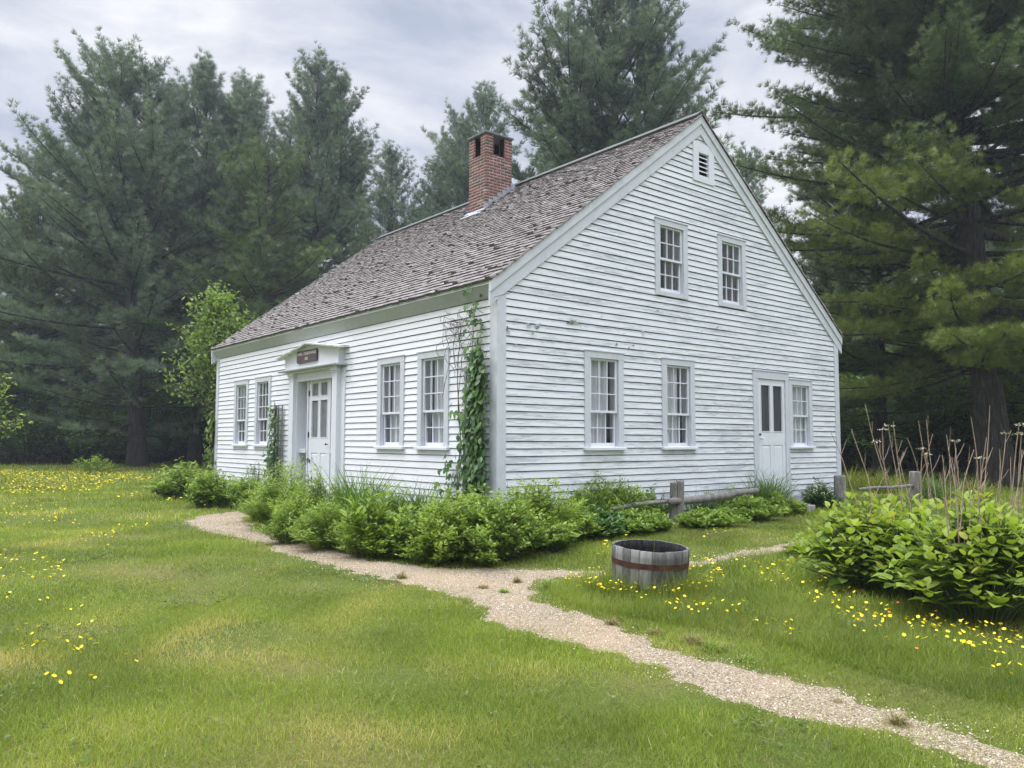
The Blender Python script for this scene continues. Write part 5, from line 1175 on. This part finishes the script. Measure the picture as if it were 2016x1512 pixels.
# ------------------------------------------------------------------ hydrangea bushes with last year's stalks
def hydrangea(a, b, ytop, wpx, seed, ns, label, stalks, back=.6):
    P, h, r = gp(a, b, ytop, wpx); v = fdir*r*back; P = P+np.array([v[0], v[1], 0]); P[2] = float(gz(P[0], P[1])); h = hgt(P, ytop)
    rg = np.random.default_rng(seed); tubes = []; LP, LD, LN, LS, LQ = [], [], [], [], []
    for k in range(ns):
        az = rg.random()*6.283; rr_ = rg.random()**.5; lump = 1+.12*math.sin(az*3+seed)
        e = np.array([math.cos(az)*rr_*r*lump, math.sin(az)*rr_*r*.85*lump, h*(1-.75*rr_**2.4)*rg.uniform(.8, 1.05)]); b_ = np.array([e[0]*.35, e[1]*.35, 0]); s = np.linspace(0, 1, 6)
        X = b_+(e-b_)*np.stack([s**1.3, s**1.3, s**.85], 1); tubes.append(tube_np(X, .005*(1.2-s*.6), 4))
        for j in range(rg.integers(2, 5)):   # opposite pairs, largest below the tip
            t = 1-.17*j/max(h, .5)*.8; c = np.array([np.interp(t, s, X[:, q_]) for q_ in range(3)]); a0 = rg.random()*6.28+j*1.57; sz = (.085, .14, .17, .16, .13)[j]*rg.uniform(.5, 1.25)
            for w_ in (0, 3.1416):
                out_ = np.array([math.cos(a0+w_), math.sin(a0+w_), (1.1 if j == 0 else .28)+rg.normal()*.15]); LP.append(c+nrm(out_)*.03); LD.append(out_); LN.append(np.array([-out_[0]*.3, -out_[1]*.3, 1])+.16*rg.normal(size=3)); LS.append(sz); LQ.append(np.clip(.75-.15*j+rg.normal()*.15, 0, 1))
    big_ = ([(0, 0, 0), (-.20, .14, .03), (0, .16, -.02), (.20, .14, .03), (-.33, .38, .05), (0, .4, -.02), (.33, .38, .05), (-.27, .68, .03), (0, .7, -.05), (.27, .68, .03), (0, 1, -.16)],
            [(0, 2, 1), (0, 3, 2), (1, 2, 5), (1, 5, 4), (2, 3, 6), (2, 6, 5), (4, 5, 8), (4, 8, 7), (5, 6, 9), (5, 9, 8), (7, 8, 10), (8, 9, 10)])
    lv = scatter(big_[0], big_[1], np.array(LP), np.array(LD), np.array(LN), np.array(LS), rg, np.array(LQ))
    o = plant('hydrangea_bush', P, (tubes, lv), 'leaf_h', label, 'shrub', 'hydrangea bushes on the right', stem='stemg')
    tubes = []; fl = []
    for (ap, yt, ab, yb, head) in stalks:
        # stalk from low in the bush up to photo row yt; depth spread inside the bush
        dd = depth(P)+rg.uniform(-.35, .55)*r; A_ = CAM+ray(ab, yb)*dd; B_ = CAM+ray(ap, yt)*(dd+rg.uniform(-.15, .15)); n = 9; s = np.linspace(0, 1, n)
        C_ = A_+(B_-A_)*s[:, None]; C_[:, :2] += np.outer(np.sin(s*3.14)*rg.normal()*.025+np.sin(s*8+ap)*.006, [rt[0], rt[1]])
        tubes.append(tube_np(C_-P, np.linspace(.0056, .0026, n), 5)); 
        for t in rg.uniform(.45, .95, rg.integers(1, 4)):
            c = np.array([np.interp(t, s, C_[:, q_]) for q_ in range(3)]); d_ = np.array([rt[0]*rg.choice([-1, 1])*.5, rt[1]*.4, .8+rg.normal()*.2]); l = rg.uniform(.06, .2); tubes.append(tube_np(np.array([c-P, c-P+d_*l*.5, c-P+d_*l+[0, 0, .02]]), np.array([.0032, .0026, .002]), 4))
        if head:
            for q_ in range(26):
                a_ = rg.random()*6.28; rr_ = .045*rg.random()**.5*head; fl.append((B_-P)+[math.cos(a_)*rr_, math.sin(a_)*rr_, .008-rr_*.5+.006*rg.random()])
    if not tubes: return o
    V = []; F = []; k = 0
    for a_, b_ in tubes: V.append(a_); F.append(b_+k); k += len(a_)
    place('dry_stalks', npmesh('dry_stalks', np.concatenate(V), np.concatenate(F), M['twig'], smooth=True), o)
    if fl:
        fl = np.array(fl); n = len(fl); v_, f_, q = scatter(*LEAF, fl, rg.normal(size=(n, 3))*[1, 1, .3], np.tile([0, 0, 1.], (n, 1))+.4*rg.normal(size=(n, 3)), .022*rg.uniform(.6, 1.2, n), rg)
        place('dried_flowers', npmesh('dried_flowers', v_, f_, M['fl_dry'], q), o)
    return o
st1 = [(1636, 850, 1690, 1000, 0), (1702, 795, 1760, 1010, 0), (1725, 868, 1768, 1030, 1), (1738, 844, 1770, 1050, 1), (1750, 837, 1790, 1040, 1), (1676, 845, 1720, 1000, 0), (1758, 830, 1780, 1060, 0), (1808, 828, 1838, 1060, 0), (1822, 826, 1848, 1040, 0), (1815, 882, 1810, 1060, 1), (1826, 893, 1838, 1080, 1), (1785, 862, 1812, 1040, 0), (1800, 930, 1850, 1100, 0), (1770, 900, 1800, 1080, 0), (1745, 930, 1700, 1050, 0), (1610, 1010, 1660, 1090, 0), (1870, 905, 1860, 1080, 0)]
st2 = [(1864, 855, 1890, 1080, 0), (1878, 866, 1895, 1070, 1), (1912, 820, 1932, 1080, 0), (1950, 798, 1940, 1060, 0), (1941, 861, 1938, 1120, 0), (1929, 900, 1930, 1110, 1), (1968, 884, 1935, 1090, 0), (1916, 885, 1890, 1050, 0), (1883, 883, 1888, 1060, 0), (1855, 895, 1880, 1080, 0), (1980, 852, 1968, 1100, 1), (2008, 835, 1980, 1100, 1), (2010, 852, 2000, 1100, 1), (2012, 885, 1980, 1120, 0), (2016, 915, 1975, 1130, 0), (1900, 930, 1900, 1100, 0), (1875, 900, 1910, 1090, 0), (1990, 900, 2000, 1120, 0), (2040, 850, 2030, 1100, 1), (1848, 930, 1870, 1100, 0), (1925, 930, 1900, 1100, 0), (1895, 1000, 1895, 1150, 0)]
hydrangea(1745, 1172, 985, 320, 301, 150, 'big leaved bright green bush nearest the house, left of the two', st1, back=.55)
hydrangea(1985, 1240, 985, 400, 302, 230, 'big leaved bright green bush cut off by the right edge', st2, back=.5)
hydrangea(1865, 1205, 990, 300, 304, 130, 'big leaved bright green bush in the middle of the row, full of dry stalks', [], back=.9)
hydrangea(1585, 1100, 1062, 90, 303, 14, 'low sprig of big leaves at the left foot of the bushes', [(1560, 1075, 1600, 1095, 0)], back=.3)
# thin dry stems in the beds and one nodding seed head before the door
def stalk(pts, r, label, drooping=0, seed=0, mat_='twig_d'):
    A_ = ground(*pts[0]); d0 = depth(A_); X = [A_]+[CAM+ray(*q)*d0 for q in pts[1:]]; X = np.array(X)
    t = np.linspace(0, 1, len(X)); s = np.linspace(0, 1, 14); C_ = np.stack([np.interp(s, t, X[:, c]) for c in range(3)], 1)
    o = empty('dry_stalk', A_, label, 'weed'); v_, f_ = tube_np(C_-A_, np.linspace(r, r*.5, 14), 5); place('stem', npmesh('stem', v_, f_, M[mat_], smooth=True), o)
    if drooping:
        rg = np.random.default_rng(seed); n = 16; p = C_[-1]-A_+rg.normal(size=(n, 3))*.035; v_, f_, q = scatter(*NARROW, p, rg.normal(size=(n, 3))*.5+[0, 0, -1], rg.normal(size=(n, 3)), .10*drooping*rg.uniform(.6, 1.2, n), rg)
        place('seed_head', npmesh('seed_head', v_, f_, M['twig_d'], q), o)
stalk([(650, 1035), (635, 945), (622, 915), (606, 902)], .006, 'long nodding dry stalk in front of the front door', 1, 1)
stalk([(680, 1040), (640, 960), (610, 942)], .005, 'shorter bent stalk with withered leaves before the door', 1.2, 2)
stalk([(870, 1030), (852, 960), (845, 950)], .006, 'dark withered stalk under the right front window', 1.2, 3)
stalk([(745, 1040), (738, 965), (728, 958)], .005, 'withered brown stalk among the iris leaves', 1.5, 4)
stalk([(1323, 1010), (1321, 960), (1321, 920)], .004, 'thin bare stem rising behind the split fence post', 0, 5)
stalk([(1130, 1040), (1128, 955)], .004, 'thin dark stem with a curled leaf on the gable side', .6, 6)

# ------------------------------------------------------------------ flowers in the lawn
def fpoly(n, poly, dense=1):
    a = np.array(poly, float); lo, hi = a.min(0), a.max(0); out_ = []
    rg = np.random.default_rng(int(abs(a.sum())) % 9999+n)
    while len(out_) < n:
        q = rg.uniform(lo, hi, (n*3, 2)); out_ += [tuple(x) for x in q[inpoly(q, a)]]
    return out_[:n]
regs = [(420, [(0, 928), (300, 938), (300, 950), (180, 960), (0, 950)]), (330, [(0, 945), (240, 948), (180, 975), (0, 985)]), (80, [(0, 1000), (130, 1003), (120, 1040), (0, 1050)]), (38, [(140, 1040), (250, 1050), (240, 1085), (150, 1090)]), (10, [(250, 1045), (310, 1050), (300, 1056), (260, 1056)]),
        (60, [(0, 1100), (60, 1108), (125, 1120), (130, 1155), (60, 1170), (0, 1168)]), (9, [(0, 1190), (60, 1190), (170, 1205), (180, 1225), (40, 1215)]), (26, [(20, 1255), (190, 1250), (200, 1300), (160, 1320), (40, 1310)]), (6, [(90, 1340), (200, 1370), (190, 1400), (100, 1390)]), (2, [(335, 1180), (365, 1190), (350, 1200)]), (2, [(230, 1260), (275, 1330), (260, 1345)]),
        (110, [(1130, 1138), (1200, 1132), (1360, 1160), (1345, 1195), (1250, 1192), (1170, 1180), (1105, 1160)]), (62, [(1350, 1105), (1420, 1112), (1430, 1165), (1370, 1180), (1345, 1165)]), (30, [(1380, 1195), (1480, 1210), (1470, 1235), (1300, 1222), (1310, 1205)]), (14, [(1480, 1235), (1580, 1245), (1560, 1275), (1490, 1262)]), (40, [(1420, 1100), (1600, 1120), (1640, 1170), (1500, 1170)]), (45, [(1570, 1170), (1700, 1180), (1780, 1220), (1700, 1245), (1590, 1210)]), (40, [(1640, 1225), (1850, 1240), (1860, 1265), (1700, 1262)]),
        (85, [(1800, 1235), (2016, 1255), (2016, 1315), (1920, 1310), (1830, 1275)]), (6, [(1960, 1320), (2016, 1330), (2010, 1360), (1950, 1350)]), (6, [(1710, 1280), (1760, 1285), (1850, 1290), (1800, 1300)]), (14, [(1190, 1080), (1240, 1075), (1200, 1100), (1160, 1110)]), (12, [(1360, 1060), (1440, 1065), (1400, 1080)]), (26, [(300, 975), (420, 1000), (400, 1005), (200, 985)]), (240, [(0, 930), (280, 936), (260, 946), (0, 942)])]
FL = []
for n, poly in regs:
    for a, b in fpoly(n, poly):
        P = ground(a, b+8 if b > 1080 else b+2); FL.append((depth(P), P))
FL.sort(key=lambda q: q[0]); rg = np.random.default_rng(12)
def flower_geo(rg, h, r, tilt_, far_=False):
    V, F, m = [], [], []; top = np.array([rg.normal()*.012, rg.normal()*.012, h])
    if not far_:
        v_, f_ = tube_np(np.array([[0, 0, 0], [top[0]*.4, top[1]*.5, h*.5], top]), np.array([.0016, .0014, .0013]), 3); V += [tuple(x) for x in v_]
        for q in f_: F += [(q[0], q[1], q[2]), (q[0], q[2], q[3])]
        m += [1]*len(F)
    k = len(V); nn = nrm(np.array([rg.normal()*tilt_, rg.normal()*tilt_, 1.])); sx = nrm(np.cross(nn, [0, 1, .1])); sy = np.cross(nn, sx); npet = 12
    V.append(tuple(top))
    for j in range(npet):
        a = 6.283*j/npet; rr_ = r*(1 if j % 2 == 0 else .72); V.append(tuple(top+(sx*math.cos(a)+sy*math.sin(a))*rr_+nn*r*.28))
    for j in range(npet): F.append((k, k+1+j, k+1+(j+1) % npet)); m.append(0)
    return np.array(V), np.array(F), m
protos = []
for c in ('petal', 'petal', 'petal', 'petal_o'):
    v_, f_, m = flower_geo(rg, rg.uniform(.12, .19), .0142, .55); protos.append(npmesh('hawkweed', v_, f_, [M[c], M['stemg']], np.full(len(v_), .5), fmat=m))
LABF = {'r': 'yellow hawkweed flower in the grass right of the gravel path', 'l': 'yellow hawkweed flower in the lawn left of the gravel path'}
cnt = 0
for d, P in FL[:285]:
    right = (P-CAM) @ rt > .0*d
    o = place('hawkweed', protos[cnt % 3], loc=P, rz=rg.random()*6.28, sc=rg.uniform(.7, 1.15)); cnt += 1
    if right: tag(o, LABF['r'], 'flower', 'yellow flowers around the barrel and right of the path')
    else: tag(o, LABF['l'], 'flower', 'yellow flowers in the left lawn')
for (a, b) in ((1696, 1188), (1772, 1202), (1773, 1215), (1810, 1208), (1857, 1212), (1848, 1234), (1820, 1242), (1806, 1312), (1755, 1235), (1813, 1218), (1884, 1225)):
    tag(place('orange_hawkweed', protos[3], loc=ground(a, b+9), rz=a, sc=.95), 'orange hawkweed flower below the big leaved bushes', 'flower', 'orange flowers at the foot of the bushes')
parts = []
for d, P in FL[285:]:
    v_, f_, m = flower_geo(rg, rg.uniform(.10, .17), .0145*rg.uniform(.7, 1.2)*(1 if d < 14 else 1.7), .3, True); parts.append((v_+P, f_, np.full(len(v_), rg.random())))
V, F, Q = join(parts); tag(place('flowers', npmesh('flowers', V, F, M['petal'], Q)), 'hundreds of tiny yellow flowers spread over the far lawn', 'flowers', kind='stuff')
# white blossom on the shrub by the side door
P = np.array([q.location for q in bpy.data.objects if q.get('label', '').startswith('small dark shrub with white')][0]); pw = []
rg = np.random.default_rng(8); c0 = P
for (a, b) in ((1602, 962), (1612, 958), (1630, 960), (1607, 970), (1622, 974), (1636, 966)):
    c = CAM+ray(a, b)*(depth(c0)-.28); pw.append(c+rg.normal(size=(16, 3))*.03)
pw = np.concatenate(pw); n = len(pw)
for o in [q for q in bpy.data.objects if q.get('label', '').startswith('small dark shrub with white')]:
    v_, f_, q = scatter(*LEAF, pw-np.array(o.location), rg.normal(size=(n, 3)), rg.normal(size=(n, 3))+[0, 0, 1], .04*rg.uniform(.6, 1.2, n), rg); place('blossom', npmesh('blossom', v_, f_, M['petal_w'], q), o)

# ------------------------------------------------------------------ haze: pale damp air round the whole scene
mb = MB(); mb.box((-590, -590, -1.6), (590, 590, 42)); hz = mb.build('haze', bpy.data.materials.new('haze'))
m = hz.data.materials[0]; m.use_nodes = True; m.node_tree.nodes.remove(m.node_tree.nodes['Principled BSDF'])
pv = m.node_tree.nodes.new('ShaderNodeVolumePrincipled'); pv.inputs['Color'].default_value = (.80, .88, 1, 1); pv.inputs['Density'].default_value = .0010; pv.inputs['Anisotropy'].default_value = .35
m.node_tree.links.new(pv.outputs[0], m.node_tree.nodes['Material Output'].inputs['Volume']); tag(hz, 'thin pale haze in the air', 'haze', kind='stuff')
